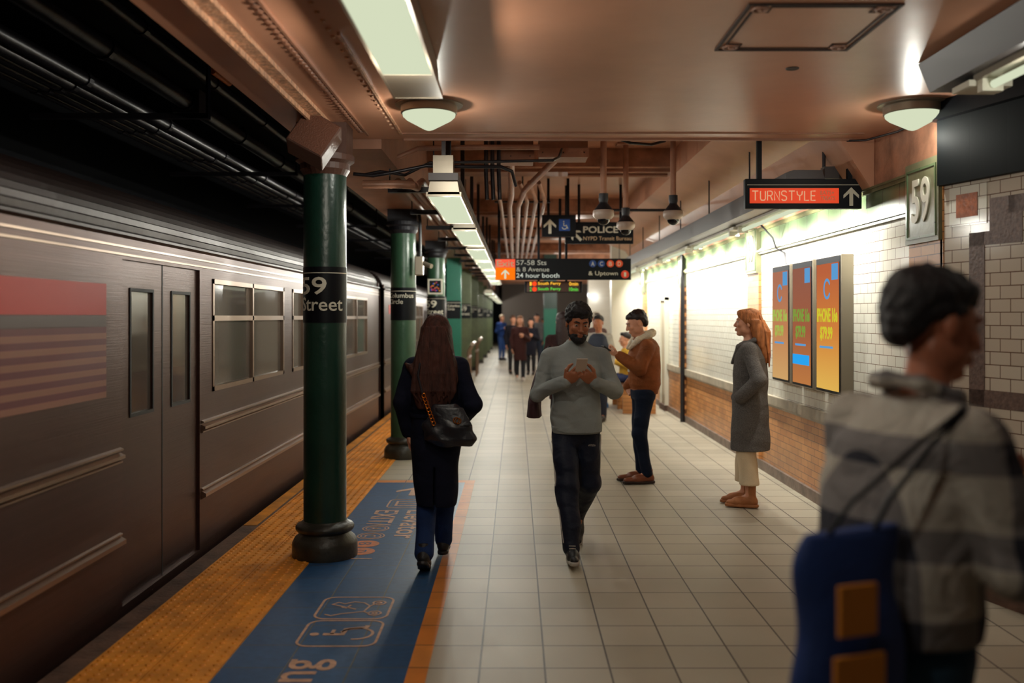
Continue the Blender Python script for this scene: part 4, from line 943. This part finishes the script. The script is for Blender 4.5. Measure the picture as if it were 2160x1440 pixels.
    for q, sg in (('R', -1), ('L', 1)):
        for k in range(3):
            s = Sdf(); off = V3(sg*.008, -.022+.022*k, 0)
            s.chain([J['hip'+q]+off+V3(sg*.074, 0, -.05), J['knee'+q]+off+V3(sg*.068, 0, 0), J['ank'+q]+off*.8+V3(sg*.05, 0, .03)], [.007, .0065, .005], .005); s.build('stripe', wm, e, h=.006)
    tx = text('pants_mark', 'oOQQo', (.075, .765, .05, .016), frame((0, -.125, 0), (1, 0, 0), (0, 0, 1)), wm, e, .002)
    sm = mat('sneaker_black', (24, 24, 28), .5, 0, .3, 90); so = mat('sneaker_sole', (176, 170, 160), .5)
    a = shoe('sneaker', J['ankR']+V3(0, -.0, -.005), 2, -6, sm, e, so, h=.006)
    shoe('sneaker', J['ankL']+V3(0, 0, -.01), -4, 38, sm, e, so, h=.007)
    T2 = J['ankR']
    s = Sdf()
    for k in range(4): s.cone(T2+V3(-.02, -.05-.025*k, .018-.012*k), T2+V3(.02, -.055-.025*k, .018-.012*k), .004, .004, .002)
    s.build('laces', so, e, h=.004)
    s = Sdf(); s.cone((-.095, -.268, 1.0), (-.095, -.268, 1.0), .001, .001) if 0 else None
    p = empty('smartphone', (.42+.012, 6.6-.325, 1.315), label='phone in a pale case held in both hands by the person in grey', cat='phone'); p.rotation_euler = (math.radians(-52), 0, math.radians(6))
    box('case', -.037, .037, -.077, .077, -.006, .003, mat('phone_case', (196, 176, 158), .5), p, .003); box('screen', -.034, .034, -.073, .073, .003, .0042, mat('phone_glass', (16, 16, 20), .1), p)
    b = empty('shopping_bag', (.42-.285, 6.86, .93), label='maroon bag hanging behind the elbow of the person in the grey sweatshirt', cat='bag')
    s = Sdf(); s.loft([(0, 0, 0, .055, .12), (.1, .0, 0, .05, .14), (.28, .03, 0, .035, .13), (.34, .035, 0, .02, .11)], .02); s.build('bag_body', mat('maroon_cloth', (58, 26, 30), .8, 0, .3, 60), b, h=.009, fold=.002)
    MB().tube([(.035, -.08, .32), (.06, -.05, .45), (.11, 0, .505), (.06, .05, .45), (.035, .08, .32)], .008, 8).build('strap', M['rubber'], b, True)
man_grey()

# ---- woman seen from behind
def woman_back():
    e = empty('person', (-.53, 6.3, 0), PI, 'person with long brown hair and a long navy coat walking away beside the nearest column', 'person')
    # local: facing -y is away from the camera after the half turn; local +x is screen left
    J = dict(pelvis=V3(0, 0, .9), chest=V3(0, -.01, 1.17), neck=V3(0, -.02, 1.38), head=V3(0, -.035, 1.53), headR=rotm(4, 0, 0),
             shL=V3(.15, 0, 1.31), elL=V3(.225, .02, 1.08), wrL=V3(.19, -.08, .88), shR=V3(-.15, 0, 1.31), elR=V3(-.245, .05, 1.08), wrR=V3(-.16, -.13, .95),
             hipL=V3(.08, 0, .86), kneeL=V3(.06, -.08, .5), ankL=V3(.06, .22, .14), toeL=V3(0, -1, -.2),
             hipR=V3(-.08, 0, .86), kneeR=V3(-.05, -.1, .46), ankR=V3(-.03, -.24, .12), toeR=V3(0, -1, .1))
    s = base_body(J, True, .93, f=.97); hand(s, J['wrL'], (0, -.2, -1), (-1, 0, 0), 1, .6, .9); hand(s, J['wrR'], (.6, -.6, -.2), (.5, .5, 0), 1, .8, .9)
    s.build('body', M['skin'], e, h=.008)
    hm = mat('dark_brown_hair', (62, 34, 27), .62, 0, .9, 30, .5, 12, .2, aniso=(3.5, 3.5, .25))
    s = Sdf(); s.ell((0, -.02, 1.575), (.092, .108, .10), None, .02)
    s.loft([(1.05, .02, .135, .085, .035), (1.12, .01, .13, .125, .042), (1.22, 0, .115, .15, .05), (1.33, 0, .085, .15, .07), (1.42, 0, .055, .125, .09), (1.52, 0, .02, .108, .1), (1.58, 0, 0, .098, .1)], .03)
    s.cone((.14, .10, 1.3), (.19, .09, 1.34), .02, .012, .03)
    s.build('hair', hm, e, h=.007, lump=.004, lf=34, clip=[((0, -.07, 0), (0, -1, 0))])
    s = Sdf()
    for k in range(26):
        x = -.13+.0105*k+random.uniform(-.006, .006); z1 = 1.08+random.uniform(-.04, .1)
        s.chain([(x*.45, .1, 1.58), (x*.82, .125, 1.42), (x, .15, 1.28), (x*1.02+.012*math.sin(k*2.1), .168, 1.17), (x*.9+.02*math.sin(k*1.7), .172, z1)], [.008, .012, .012, .01, .004], .006)
    s.build('hair_locks', hm, e, h=.0065)
    cm = mat('navy_coat', (19, 22, 38), .9, 0, .3, 200, .1, 6, .15, wr=.5)
    s = Sdf(); s.loft([(.41, 0, .0, .135, .15), (.6, 0, 0, .15, .145), (.8, 0, 0, .165, .14), (1.0, 0, 0, .165, .13), (1.15, 0, 0, .172, .135), (1.28, 0, 0, .175, .125), (1.36, 0, 0, .14, .105), (1.41, 0, -.01, .08, .08)], .05)
    for q in ('L', 'R'): s.chain([J['sh'+q], J['el'+q], J['wr'+q]], [.064, .062, .05], .016)
    s.loft([(.3, 0, .15, .006, .08), (.72, 0, .15, .0045, .06)], .004, sub=True)
    yoke(s, J, .055, .055)
    s.build('coat', cm, e, h=.0075, fold=.004, fs=.7)
    s = Sdf(); s.loft([(.985, 0, 0, .172, .138), (1.015, 0, 0, .172, .138)], .005); s.build('belt', cm, e, h=.0075)
    jm = mat('blue_jeans', (26, 48, 92), .8, 0, .3, 150, .2, 8, .2, wr=.4)
    s = Sdf(); pants(s, J, .08, .068, .062, .02, w=.13); s.build('jeans', jm, e, h=.008, fold=.003)
    bm = mat('boot_black', (26, 24, 26), .45, 0, .3, 60)
    shoe('boot', J['ankL']+V3(0, 0, 0), 0, 24, bm, e, None, .02); shoe('boot', J['ankR'], 0, -4, bm, e, None, .02)
    b = empty('handbag', (-.53+.1, 6.3-.185, .82), label='black leather shoulder bag with gold chain and clasp on the navy coat', cat='bag')
    lm = mat('black_leather', (28, 28, 34), .32, 0, .35, 24, .1, 5, .5)
    s = Sdf(); s.loft([(0, .02, 0, .12, .05), (.04, .01, 0, .17, .068), (.12, 0, 0, .165, .06), (.2, -.015, 0, .12, .04), (.27, -.03, .01, .07, .02)], .03)
    s.build('bag_body', lm, b, h=.007, fold=.004, fs=1.6)
    s = Sdf(); s.loft([(.13, .04, -.04, .115, .016), (.25, .0, -.025, .09, .012)], .03); s.build('flap', lm, b, h=.006)
    go = mat('gold', (226, 132, 40), .25, .9)
    F_ = frame((.05, -.062, .17), (1, 0, 0), (0, 0, 1)); mb = MB(); ringm(mb, 0, 0, .018, .005, F_, .004); ringm(mb, .012, -.004, .018, .005, F_, .004); mb.build('clasp', go, b)
    pts = [(-.1, -.045, .22), (-.13, -.03, .33)]
    for k in range(9):
        z = .15+.022*k; x = -.095-.008*k
        mb = MB(); mb.tube([(x+.011*math.cos(a), -.056+.004*math.sin(a), z+.014*math.sin(a)) for a in [2*PI*i/10 for i in range(11)]], .0032, 6); mb.build('chain_link', go, b, True)
    MB().tube([(-.165, -.05, .33), (-.2, -.01, .45), (-.19, .02, .53)], .007, 8).build('strap', lm, b, True)
woman_back()

# ---- man in the brown jacket
def man_brown():
    px_, py_ = 1.25, 9.45; rz = math.radians(-84)
    e = empty('person', (px_, py_, 0), rz, 'person in a rust brown suede jacket with cream collar standing and reading a phone', 'person')
    # local facing -y = screen left; local +x = away from the camera
    J = dict(pelvis=V3(0, .02, .93), chest=V3(0, .02, 1.2), neck=V3(0, .0, 1.43), head=V3(0, -.05, 1.585), headR=rotm(22, 0, 0),
             shL=V3(.17, .02, 1.35), elL=V3(.2, -.06, 1.14), wrL=V3(.13, -.25, 1.27), shR=V3(-.17, .03, 1.35), elR=V3(-.22, .04, 1.1), wrR=V3(-.17, -.1, .94),
             hipL=V3(.085, .02, .88), kneeL=V3(.09, -.04, .5), ankL=V3(.09, .04, .1), toeL=V3(0, -1, 0),
             hipR=V3(-.085, .02, .88), kneeR=V3(-.09, .0, .49), ankR=V3(-.085, .02, .1), toeR=V3(0, -1, 0))
    s = base_body(J); hand(s, J['wrL'], (-.3, -.85, .35), (-.5, 0, .85), -1, 1.3); hand(s, J['wrR'], (.7, .3, -.7), (1, 0, 0), -1, .8)
    s.build('body', M['skin'], e, h=.0065); eyes(J['head'], J['headR'], e)
    hc, R = J['head'], J['headR']; T = lambda x, y, z: hc+R @ V3(x, y, z)
    hm = mat('dark_hair', (34, 24, 24), .5, 0, .8, 40, .2, 20, .4, aniso=(1, .3, 1))
    s = Sdf(); s.ell(T(0, .035, .055), (.083, .092, .078), R, .02); s.ell(T(0, -.03, .088), (.058, .05, .028), R, .03); s.ell(T(0, .08, -.01), (.062, .04, .06), R, .03); s.cone(T(-.075, .01, .02), T(-.076, 0, -.01), .01, .006, .01)
    s.build('hair', hm, e, h=.006, lump=.006, lf=64)
    s = Sdf()
    for q in (-1, 1): s.cone(T(q*.014, -.0955, .031), T(q*.045, -.082, .034), .0045, .004, .005)
    s.build('eyebrows', hm, e, h=.004)
    jm = mat('suede_rust', (136, 76, 38), .75, 0, .4, 70, .25, 7, .25, wr=.6)
    s = Sdf(); s.loft([(.93, 0, .035, .165, .13), (.98, 0, .035, .18, .15), (1.1, 0, .03, .18, .16), (1.25, 0, .03, .18, .16), (1.35, 0, .035, .165, .14), (1.41, 0, .03, .13, .11), (1.44, 0, .02, .08, .085)], .05)
    for q in ('L', 'R'): s.chain([J['sh'+q], J['el'+q], J['wr'+q]-unit(J['wr'+q]-J['el'+q])*.02], [.070, .066, .052], .016)
    yoke(s, J, .065, .06)
    s.build('jacket', jm, e, h=.007, fold=.003, fs=1.0)
    s = Sdf(); s.loft([(.88, 0, .03, .158, .128), (.94, 0, .033, .168, .135)], .01); s.build('hem_band', jm, e, h=.007, clip=[((0, 0, .938), (0, 0, 1)), ((0, 0, .885), (0, 0, -1))])
    for q in ('L', 'R'):
        d = unit(J['wr'+q]-J['el'+q]); s = Sdf(); s.cone(J['wr'+q]-d*.05, J['wr'+q]-d*.005, .056, .048, .005); s.build('cuff', jm, e, h=.006)
    s = Sdf(); s.chain([(.05, -.125, 1.34), (.1, -.05, 1.42), (.085, .06, 1.47), (0, .11, 1.49), (-.085, .06, 1.47), (-.1, -.05, 1.42), (-.05, -.125, 1.34)], [.02, .034, .036, .038, .036, .034, .02], .02)
    s.build('collar', mat('sherpa_cream', (214, 200, 176), .95, 0, .8, 90), e, h=.006, lump=.003, lf=150)
    s = Sdf(); s.loft([(1.1, 0, -.125, .04, .012), (1.42, 0, -.07, .05, .02)], .02); s.build('shirt', mat('shirt_white', (200, 194, 180), .8), e, h=.008)
    s = Sdf(); pants(s, J, .095, .07, .052, .03); s.loft([(.84, 0, .02, .155, .11), (.92, 0, .02, .155, .115)], .03); s.build('trousers', mat('trousers_navy', (18, 28, 48), .8, 0, .3, 160, .15, 8, .2, wr=.4), e, h=.0075, fold=.003)
    bm = mat('leather_tan_brown', (128, 70, 42), .4, 0, .2, 40, .2, 8); so = mat('sole_dark', (44, 26, 20), .6)
    shoe('shoe', J['ankL'], 0, 0, bm, e, so, .02, .3, .0065); shoe('shoe', J['ankR'], 0, 0, bm, e, so, .02, .3, .0065)
    s = Sdf(); s.ell(T(-.082, -.004, -.012), (.006, .009, .009), R, .002); s.cone(T(-.084, -.008, -.012), T(-.082, -.016, -.035), .0035, .003, .003); s.build('earbud', M['white'], e, h=.003)
    c_, s_ = math.cos(rz), math.sin(rz); lp = J['wrL']+V3(-.03, -.1, .055)
    p = empty('smartphone', (px_+c_*lp[0]-s_*lp[1], py_+s_*lp[0]+c_*lp[1], lp[2]), label='dark phone held up by the person in the brown jacket', cat='phone'); p.rotation_euler = (math.radians(-32), 0, rz+.2)
    box('case', -.037, .037, -.077, .077, -.006, .004, M['rubber'], p, .003); box('screen', -.034, .034, -.073, .073, .004, .005, mat('phone_glass', (30, 32, 38), .1), p)
man_brown()

# ---- woman in the grey coat
def woman_grey():
    px_, py_ = 2.04, 8.25; rz = math.radians(-108)
    e = empty('person', (px_, py_, 0), rz, 'person with ginger brown hair in a grey wool coat standing by the ad screens', 'person')
    J = dict(pelvis=V3(0, 0, .93), chest=V3(0, 0, 1.2), neck=V3(0, -.01, 1.42), head=V3(0, -.025, 1.595), headR=rotm(-2, 0, 8),
             shL=V3(.16, .0, 1.36), elL=V3(.26, .09, 1.12), wrL=V3(.2, -.07, .96), shR=V3(-.16, .0, 1.36), elR=V3(-.24, .06, 1.1), wrR=V3(-.2, -.13, .93),
             hipL=V3(.08, 0, .87), kneeL=V3(.075, -.03, .5), ankL=V3(.07, .0, .1), toeL=V3(0, -1, 0),
             hipR=V3(-.08, 0, .87), kneeR=V3(-.1, -.05, .5), ankR=V3(-.12, -.06, .1), toeR=V3(0, -1, 0))
    s = base_body(J, True, .95, f=.98); hand(s, J['wrL'], (-.8, .1, -.5), (-1, 0, 0), 1, .8, .9); hand(s, J['wrR'], (.9, .3, -.4), (1, 0, 0), -1, .9, .9)
    s.build('body', M['skin'], e, h=.0065); eyes(J['head'], J['headR'], e, .98)
    hm = mat('ginger_hair', (176, 108, 62), .55, 0, .9, 26, .5, 14, .3, aniso=(3.5, 3.5, .3))
    hc, R = J['head'], J['headR']; T = lambda x, y, z: hc+R @ V3(x, y, z)
    s = Sdf(); s.ell(T(0, .025, .045), (.086, .1, .088), R, .02); s.ell(T(0, -.05, .085), (.055, .045, .03), R, .03)
    s.loft([(1.25, .02, .13, .05, .035), (1.33, .01, .13, .09, .045), (1.42, 0, .11, .105, .062), (1.52, 0, .09, .098, .085), (1.62, 0, .03, .088, .09)], .03)
    s.build('hair', hm, e, h=.0065, lump=.003, lf=45)
    s = Sdf()
    for k in range(18):
        x = -.095+.011*k; s.chain([(x*.5, .085, 1.66), (x*.95, .135, 1.52), (x*1.05, .15, 1.42), (x+.012*math.sin(k*2), .16, 1.34), (x*.8, .16, 1.24+.03*math.sin(k*1.3))], [.008, .011, .012, .009, .004], .006)
    s.cone(T(-.08, -.02, .05), T(-.086, .03, -.06), .012, .012, .01)
    s.build('hair_locks', hm, e, h=.006)
    s = Sdf()
    for q in (-1, 1): s.cone(T(q*.014, -.0945, .031), T(q*.045, -.082, .034), .0035, .003, .005)
    s.build('eyebrows', hm, e, h=.004)
    s = Sdf(); s.cone(T(-.08, .0, -.04), T(-.08, .0, -.055), .006, .007, .002); s.build('earring', M['iris'], e, h=.004)
    cm = mat('grey_wool', (104, 100, 98), .92, 0, .6, 180, .3, 110, .15, wr=.4)
    s = Sdf(); s.loft([(.5, 0, .0, .175, .165), (.6, 0, .0, .175, .165), (.8, 0, 0, .175, .16), (1.0, 0, 0, .165, .145), (1.15, 0, 0, .172, .15), (1.3, 0, 0, .178, .14), (1.38, 0, .0, .14, .11), (1.42, 0, -.005, .085, .085)], .05)
    for q in ('L', 'R'): s.chain([J['sh'+q], J['el'+q], J['wr'+q]], [.064, .063, .052], .016)
    s.loft([(.3, 0, .17, .007, .06), (.7, 0, .17, .005, .05)], .004, sub=True)
    yoke(s, J, .055, .055)
    s.build('coat', cm, e, h=.0075, fold=.0035, fs=.9)
    s = Sdf(); s.chain([(.04, -.15, 1.25), (.08, -.09, 1.39), (.075, .04, 1.45), (0, .085, 1.46), (-.075, .04, 1.45), (-.08, -.09, 1.39), (-.04, -.15, 1.25)], [.014, .024, .02, .02, .02, .024, .014], .015); s.build('collar', cm, e, h=.006)
    s = Sdf()
    s.ell(J['pelvis'], (.12, .09, .12), None, .04)
    for q in ('L', 'R'): s.chain([J['hip'+q], J['knee'+q], V3(J['ank'+q][0], J['ank'+q][1], .22)], [.07, .08, .085], .02)
    s.build('trousers', mat('cream_trousers', (226, 206, 174), .8, 0, .3, 120, .08, 6, .2), e, h=.0075, fold=.003, clip=[((0, 0, .2), (0, 0, -1))])
    bm = mat('tan_boot', (166, 104, 60), .6, 0, .3, 50, .15, 8)
    shoe('boot', J['ankL'], 0, 0, bm, e, None, .12, .26, .007); shoe('boot', J['ankR'], 10, 0, bm, e, None, .12, .26, .007)
woman_grey()

# ---- man passing close at the right
def man_near():
    px_, py_ = .91, 2.2; rz = math.radians(112)
    e = empty('person', (px_, py_, 0), rz, 'person in a grey and navy checked shirt jacket passing close at the right', 'person')
    # local facing -y = screen right and slightly away; local +x = away from the camera... right arm (-x) is near
    J = dict(pelvis=V3(0, .04, .93), chest=V3(0, -.0, 1.2), neck=V3(0, -.05, 1.45), head=V3(0, -.085, 1.63), headR=rotm(14, 0, -14),
             shL=V3(.18, 0, 1.38), elL=V3(.24, -.08, 1.12), wrL=V3(.12, -.32, 1.22), shR=V3(-.18, .0, 1.38), elR=V3(-.25, -.05, 1.13), wrR=V3(-.13, -.3, 1.26),
             hipL=V3(.09, .03, .9), kneeL=V3(.09, -.15, .5), ankL=V3(.08, -.28, .11), toeL=V3(0, -1, 0),
             hipR=V3(-.09, .03, .9), kneeR=V3(-.09, .05, .48), ankR=V3(-.08, .34, .17), toeR=V3(0, -1, -.5))
    s = base_body(J, f=1.02); hand(s, J['wrL'], (-.5, -.8, .1), (-.4, 0, .9), -1, 1.1); hand(s, J['wrR'], (.35, -.9, .05), (.5, .1, .85), 1, 1.1)
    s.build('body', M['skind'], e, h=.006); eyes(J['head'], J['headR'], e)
    hc, R = J['head'], J['headR']; T = lambda x, y, z: hc+R @ V3(x, y, z)
    hm = mat('black_hair', (22, 19, 24), .65, 0, .8, 60)
    s = Sdf(); s.ell(T(0, .04, .055), (.093, .1, .082), R, .02); s.ell(T(0, -.03, .088), (.064, .05, .034), R, .03); s.ell(T(0, .085, -.005), (.07, .045, .07), R, .03); s.cone(T(-.078, .0, .03), T(-.077, 0, -.005), .012, .008, .01)
    s.build('hair', hm, e, h=.006, lump=.006, lf=75)
    s = Sdf()
    for q in (-1, 1): s.cone(T(q*.014, -.0955, .031), T(q*.045, -.082, .034), .0045, .004, .005)
    s.build('eyebrows', hm, e, h=.004)
    # checked cloth
    m_, t_, b_ = newmat('checked_flannel'); N = t_.nodes.new; L = t_.links.new
    tc = N('ShaderNodeTexCoord'); sp = N('ShaderNodeSeparateXYZ'); L(tc.outputs['Object'], sp.inputs[0])
    def band(sock, per, ph, w_):
        a = N('ShaderNodeMath'); a.operation = 'MULTIPLY_ADD'; a.inputs[1].default_value = 1/per; a.inputs[2].default_value = ph+20; L(sock, a.inputs[0])
        f_ = N('ShaderNodeMath'); f_.operation = 'FRACT'; L(a.outputs[0], f_.inputs[0]); g_ = N('ShaderNodeMath'); g_.operation = 'LESS_THAN'; g_.inputs[1].default_value = w_; L(f_.outputs[0], g_.inputs[0]); return g_.outputs[0]
    bz = band(sp.outputs[2], .19, .05, .36); by = band(sp.outputs[1], .19, .3, .3)
    ad = N('ShaderNodeMath'); ad.operation = 'ADD'; L(bz, ad.inputs[0]); L(by, ad.inputs[1]); dv = N('ShaderNodeMath'); dv.operation = 'MULTIPLY'; dv.inputs[1].default_value = .5; L(ad.outputs[0], dv.inputs[0])
    rr_ = N('ShaderNodeValToRGB'); rr_.color_ramp.interpolation = 'CONSTANT'; rr_.color_ramp.elements[0].color = srgb(172, 166, 156); rr_.color_ramp.elements[1].position = .8; rr_.color_ramp.elements[1].color = srgb(38, 40, 52)
    k_ = rr_.color_ramp.elements.new(.3); k_.color = srgb(116, 112, 112); L(dv.outputs[0], rr_.inputs[0]); L(rr_.outputs[0], b_.inputs['Base Color']); b_.inputs['Roughness'].default_value = .9; nz = N('ShaderNodeTexNoise'); nz.inputs['Scale'].default_value = 8; nz.inputs['Distortion'].default_value = 1.5; L(tc.outputs['Object'], nz.inputs['Vector']); bu = N('ShaderNodeBump'); bu.inputs['Strength'].default_value = .5; bu.inputs['Distance'].default_value = .05; L(nz.outputs[0], bu.inputs['Height']); L(bu.outputs[0], b_.inputs['Normal'])
    s = Sdf(); s.loft([(.95, 0, .05, .195, .15), (1.0, 0, .045, .2, .155), (1.1, 0, .03, .205, .155), (1.25, 0, .01, .21, .15), (1.36, 0, -.01, .19, .135), (1.42, 0, -.03, .135, .11), (1.46, 0, -.04, .085, .085)], .05)
    for q in ('L', 'R'): s.chain([J['sh'+q], J['el'+q], J['wr'+q]-unit(J['wr'+q]-J['el'+q])*.1], [.072, .07, .056], .018)
    yoke(s, J, .065, .062)
    s.build('shirt_jacket', m_, e, h=.007, fold=.0045, fs=1.0)
    s = Sdf(); s.chain([(.06, -.13, 1.4), (.09, -.06, 1.47), (.07, .03, 1.5), (0, .065, 1.51), (-.07, .03, 1.5), (-.09, -.06, 1.47), (-.06, -.13, 1.4)], [.012, .016, .017, .017, .017, .016, .012], .015); s.build('collar', m_, e, h=.006)
    s = Sdf(); pants(s, J, .1, .078, .06, .03); s.build('jeans', mat('jeans_teal_blue', (36, 62, 82), .8, 0, .3, 150, .2, 8, .2), e, h=.008, fold=.003)
    sm = mat('shoe_plain_dark', (30, 30, 34), .5); shoe('shoe', J['ankL'], 0, -4, sm, e); shoe('shoe', J['ankR'], 0, 30, sm, e)
    b = empty('tote_bag', (.69, 1.97, .79), math.radians(20), 'blue tote bag with yellow print hanging behind the person passing at the right', 'bag')
    bm = mat('blue_tote', (22, 52, 112), .7, 0, .3, 60, .15, 5)
    s = Sdf(); s.loft([(0, 0, 0, .115, .05), (.05, 0, 0, .13, .065), (.25, 0, 0, .125, .055), (.42, .0, 0, .115, .025)], .02); s.build('bag_body', bm, b, h=.008, fold=.003)
    ym = mat('tote_yellow', (196, 124, 40), .7)
    F_ = frame((0, -.078, 0), (1, 0, 0), (0, 0, 1)); rect('printed_block', -.09, .23, .09, .1, F_, ym, b, .01); rect('printed_block', -.1, .07, .12, .12, F_, ym, b, .01)
    for q in (-.07, .05): MB().tube([(q, -.01, .40), (.04+q*.8, -.03, .48), (.16+q*.3, -.055, .60), (.24+q*.15, -.06, .655), (.27+q*.1, -.04, .665)], .006, 8).build('strap', M['black'], b, True)
man_near()

# ---- people farther away
def walker(x, y, rz, lb, top, bottom, hair, skin='skin', coat=None, long_hair=False, H=1.0, step=.0, arm=0, h=.014, cap=None, sit=False, shoec=(30, 28, 30), vest=None):
    e = empty('person', (x, y, 0), math.radians(rz), lb, 'person'); e.scale = (H,)*3
    J = dict(pelvis=V3(0, 0, .92), chest=V3(0, 0, 1.2), neck=V3(0, -.01, 1.43), head=V3(0, -.03, 1.6), headR=rotm(8 if arm else 0, 0, 0))
    for q, g in (('L', 1), ('R', -1)):
        J['sh'+q] = V3(.17*g, 0, 1.37); J['el'+q] = V3(.22*g, .03, 1.1)
        J['wr'+q] = V3(.1*g, -.24, 1.2) if (arm == 2 or (arm == 1 and g == 1)) else V3(.21*g, -.05, .87)
        J['hip'+q] = V3(.085*g, 0, .88); J['knee'+q] = V3(.085*g, -.06*step*g-.02, .5); J['ank'+q] = V3(.08*g, -.22*step*g, .1 if g*step >= 0 else .15); J['toe'+q] = V3(0, -1, 0)
    if sit:
        for q, g in (('L', 1), ('R', -1)): J['hip'+q] = V3(.09*g, 0, .55); J['knee'+q] = V3(.1*g, -.42, .52); J['ank'+q] = V3(.1*g, -.42, .1)
        for k_ in ('pelvis', 'chest', 'neck', 'head', 'shL', 'shR', 'elL', 'elR', 'wrL', 'wrR'): J[k_] = J[k_]-V3(0, 0, .36)
    s = base_body(J, long_hair)
    for q, g in (('L', 1), ('R', -1)): hand(s, J['wr'+q], (-.5*g, -.7, .3) if J['wr'+q][1] < -.2 else (0, -.1, -1), (-g, 0, .2), g, .7)
    s.build('body', M[skin], e, h=.009); hc = J['head']
    hm = M.setdefault('h%s' % (hair,), mat('hair_colour', hair, .6, 0, .5, 40))
    s = Sdf(); s.ell(hc+V3(0, .03, .06), (.087, .095, .078), None, .02); s.ell(hc+V3(0, -.05, .098), (.06, .04, .03), None, .02)
    if long_hair: s.loft([(hc[2]-.3, 0, .1, .1, .04), (hc[2]-.12, 0, .07, .11, .07), (hc[2]+.04, 0, .03, .09, .085)], .03)
    s.build('hair', hm, e, h=.011)
    if cap: s = Sdf(); s.ell(hc+V3(0, .02, .075), (.095, .105, .07), None, .01); s.cone(hc+V3(0, -.09, .06), hc+V3(0, -.14, .05), .03, .02, .02); s.build('cap', mat('cap_cloth', cap, .8), e, h=.01, clip=[(hc+V3(0, 0, .045), (0, 0, -1))])
    tm = mat('top_cloth', top, .85, 0, .3, 100, .12, 6, .2); z = J['chest'][2]-1.2
    s = Sdf(); lowz = coat if coat else .88
    st = [(lowz, 0, 0, .175 if coat else .16, .15), (1.0, 0, 0, .165, .13), (1.25, 0, 0, .185, .13), (1.36, 0, 0, .16, .11), (1.43, 0, 0, .085, .08)]
    s.loft([(a+z, b, c, d, f) for a, b, c, d, f in st], .04)
    for q in ('L', 'R'): s.chain([J['sh'+q], J['el'+q], J['wr'+q]], [0.058, .062, .045], .03)
    yoke(s, J)
    s.build('coat' if coat else 'top', tm, e, h=h, fold=.003)
    if vest: s = Sdf(); s.loft([(.92+z, 0, 0, .185, .15), (1.25+z, 0, 0, .195, .145), (1.38+z, 0, 0, .16, .12), (1.43+z, 0, 0, .095, .09)], .03); s.build('vest', mat('vest_cloth', vest, .6), e, h=h)
    s = Sdf(); pants(s, J, .09, .068, .05, .03); s.build('trousers', mat('trouser_cloth', bottom, .8), e, h=h)
    sm = mat('shoe_mat', shoec, .5)
    for q in ('L', 'R'): shoe('shoe', J['ank'+q], 0, 18 if J['ank'+q][2] > .12 else 0, sm, e, h=.011)
    return e
P_ = lambda X_, D: (X_-1088)/2000*D
walker(P_(1097, 24.4), 24.4, 0, 'person in a long dark brown coat with light hair walking forward in the distance', (62, 34, 32), (24, 26, 34), (120, 80, 52), coat=.55, H=.97, step=.4, arm=1, long_hair=True, shoec=(190, 180, 170))
walker(P_(1058, 36), 36, 40, 'person in blue shirt and jeans standing by the green columns far away', (36, 62, 120), (40, 76, 140), (150, 130, 110), arm=2)
walker(P_(1082, 27.5), 27.5, 10, 'dark dressed person mostly hidden behind the one in the long brown coat', (30, 28, 36), (22, 22, 28), (90, 60, 44), H=.98)
walker(P_(1120, 27), 27, -10, 'person in black holding a pale paper, right of the long brown coat', (28, 28, 38), (24, 24, 30), (34, 26, 28), coat=.6, long_hair=True, H=.93, arm=1)
walker(P_(1132, 31), 31, 0, 'person in a grey jacket and cap behind the one in black', (104, 106, 110), (40, 50, 70), (40, 32, 30), cap=(60, 52, 50), H=1.02)
walker(P_(1147, 33), 33, 160, 'person in a bright teal top walking away in the distance', (54, 172, 160), (50, 70, 90), (40, 28, 26), 'skinb', H=.95, step=.6)
walker(P_(1187, 12.2), 12.2, 190, 'long dark haired person half hidden behind the shoulder of the person in grey', (50, 30, 30), (24, 22, 28), (44, 26, 26), coat=.6, long_hair=True, H=.99)
walker(P_(1263, 15), 15, -20, 'person in a navy vest with pale sleeves behind the person in grey', (176, 170, 160), (30, 34, 50), (24, 22, 26), 'skinb', vest=(22, 30, 50), H=.97)
walker(P_(1256, 18), 18, 20, 'person in a pale cap partly hidden behind the one in the navy vest', (80, 60, 60), (30, 30, 40), (70, 60, 60), 'skinb', cap=(190, 184, 170), H=1.0)
b = empty('wooden_bench', (2.1, 17, 0), label='wooden bench in front of the pale wall with someone seated on it', cat='bench')
for k in range(4): box('slat', -.3+.15*k, -.18+.15*k, -.9, .9, .43, .46, M['brick'], b)
for dy in (-.85, 0, .85): box('leg', -.28, .28, dy-.03, dy+.03, 0, .43, M['brick'], b)
e = walker(2.02, 17.3, -85, 'seated person in a mustard top with blue shoes behind the brown jacket', (206, 160, 60), (40, 50, 90), (40, 30, 30), sit=True, arm=2, shoec=(30, 110, 170))
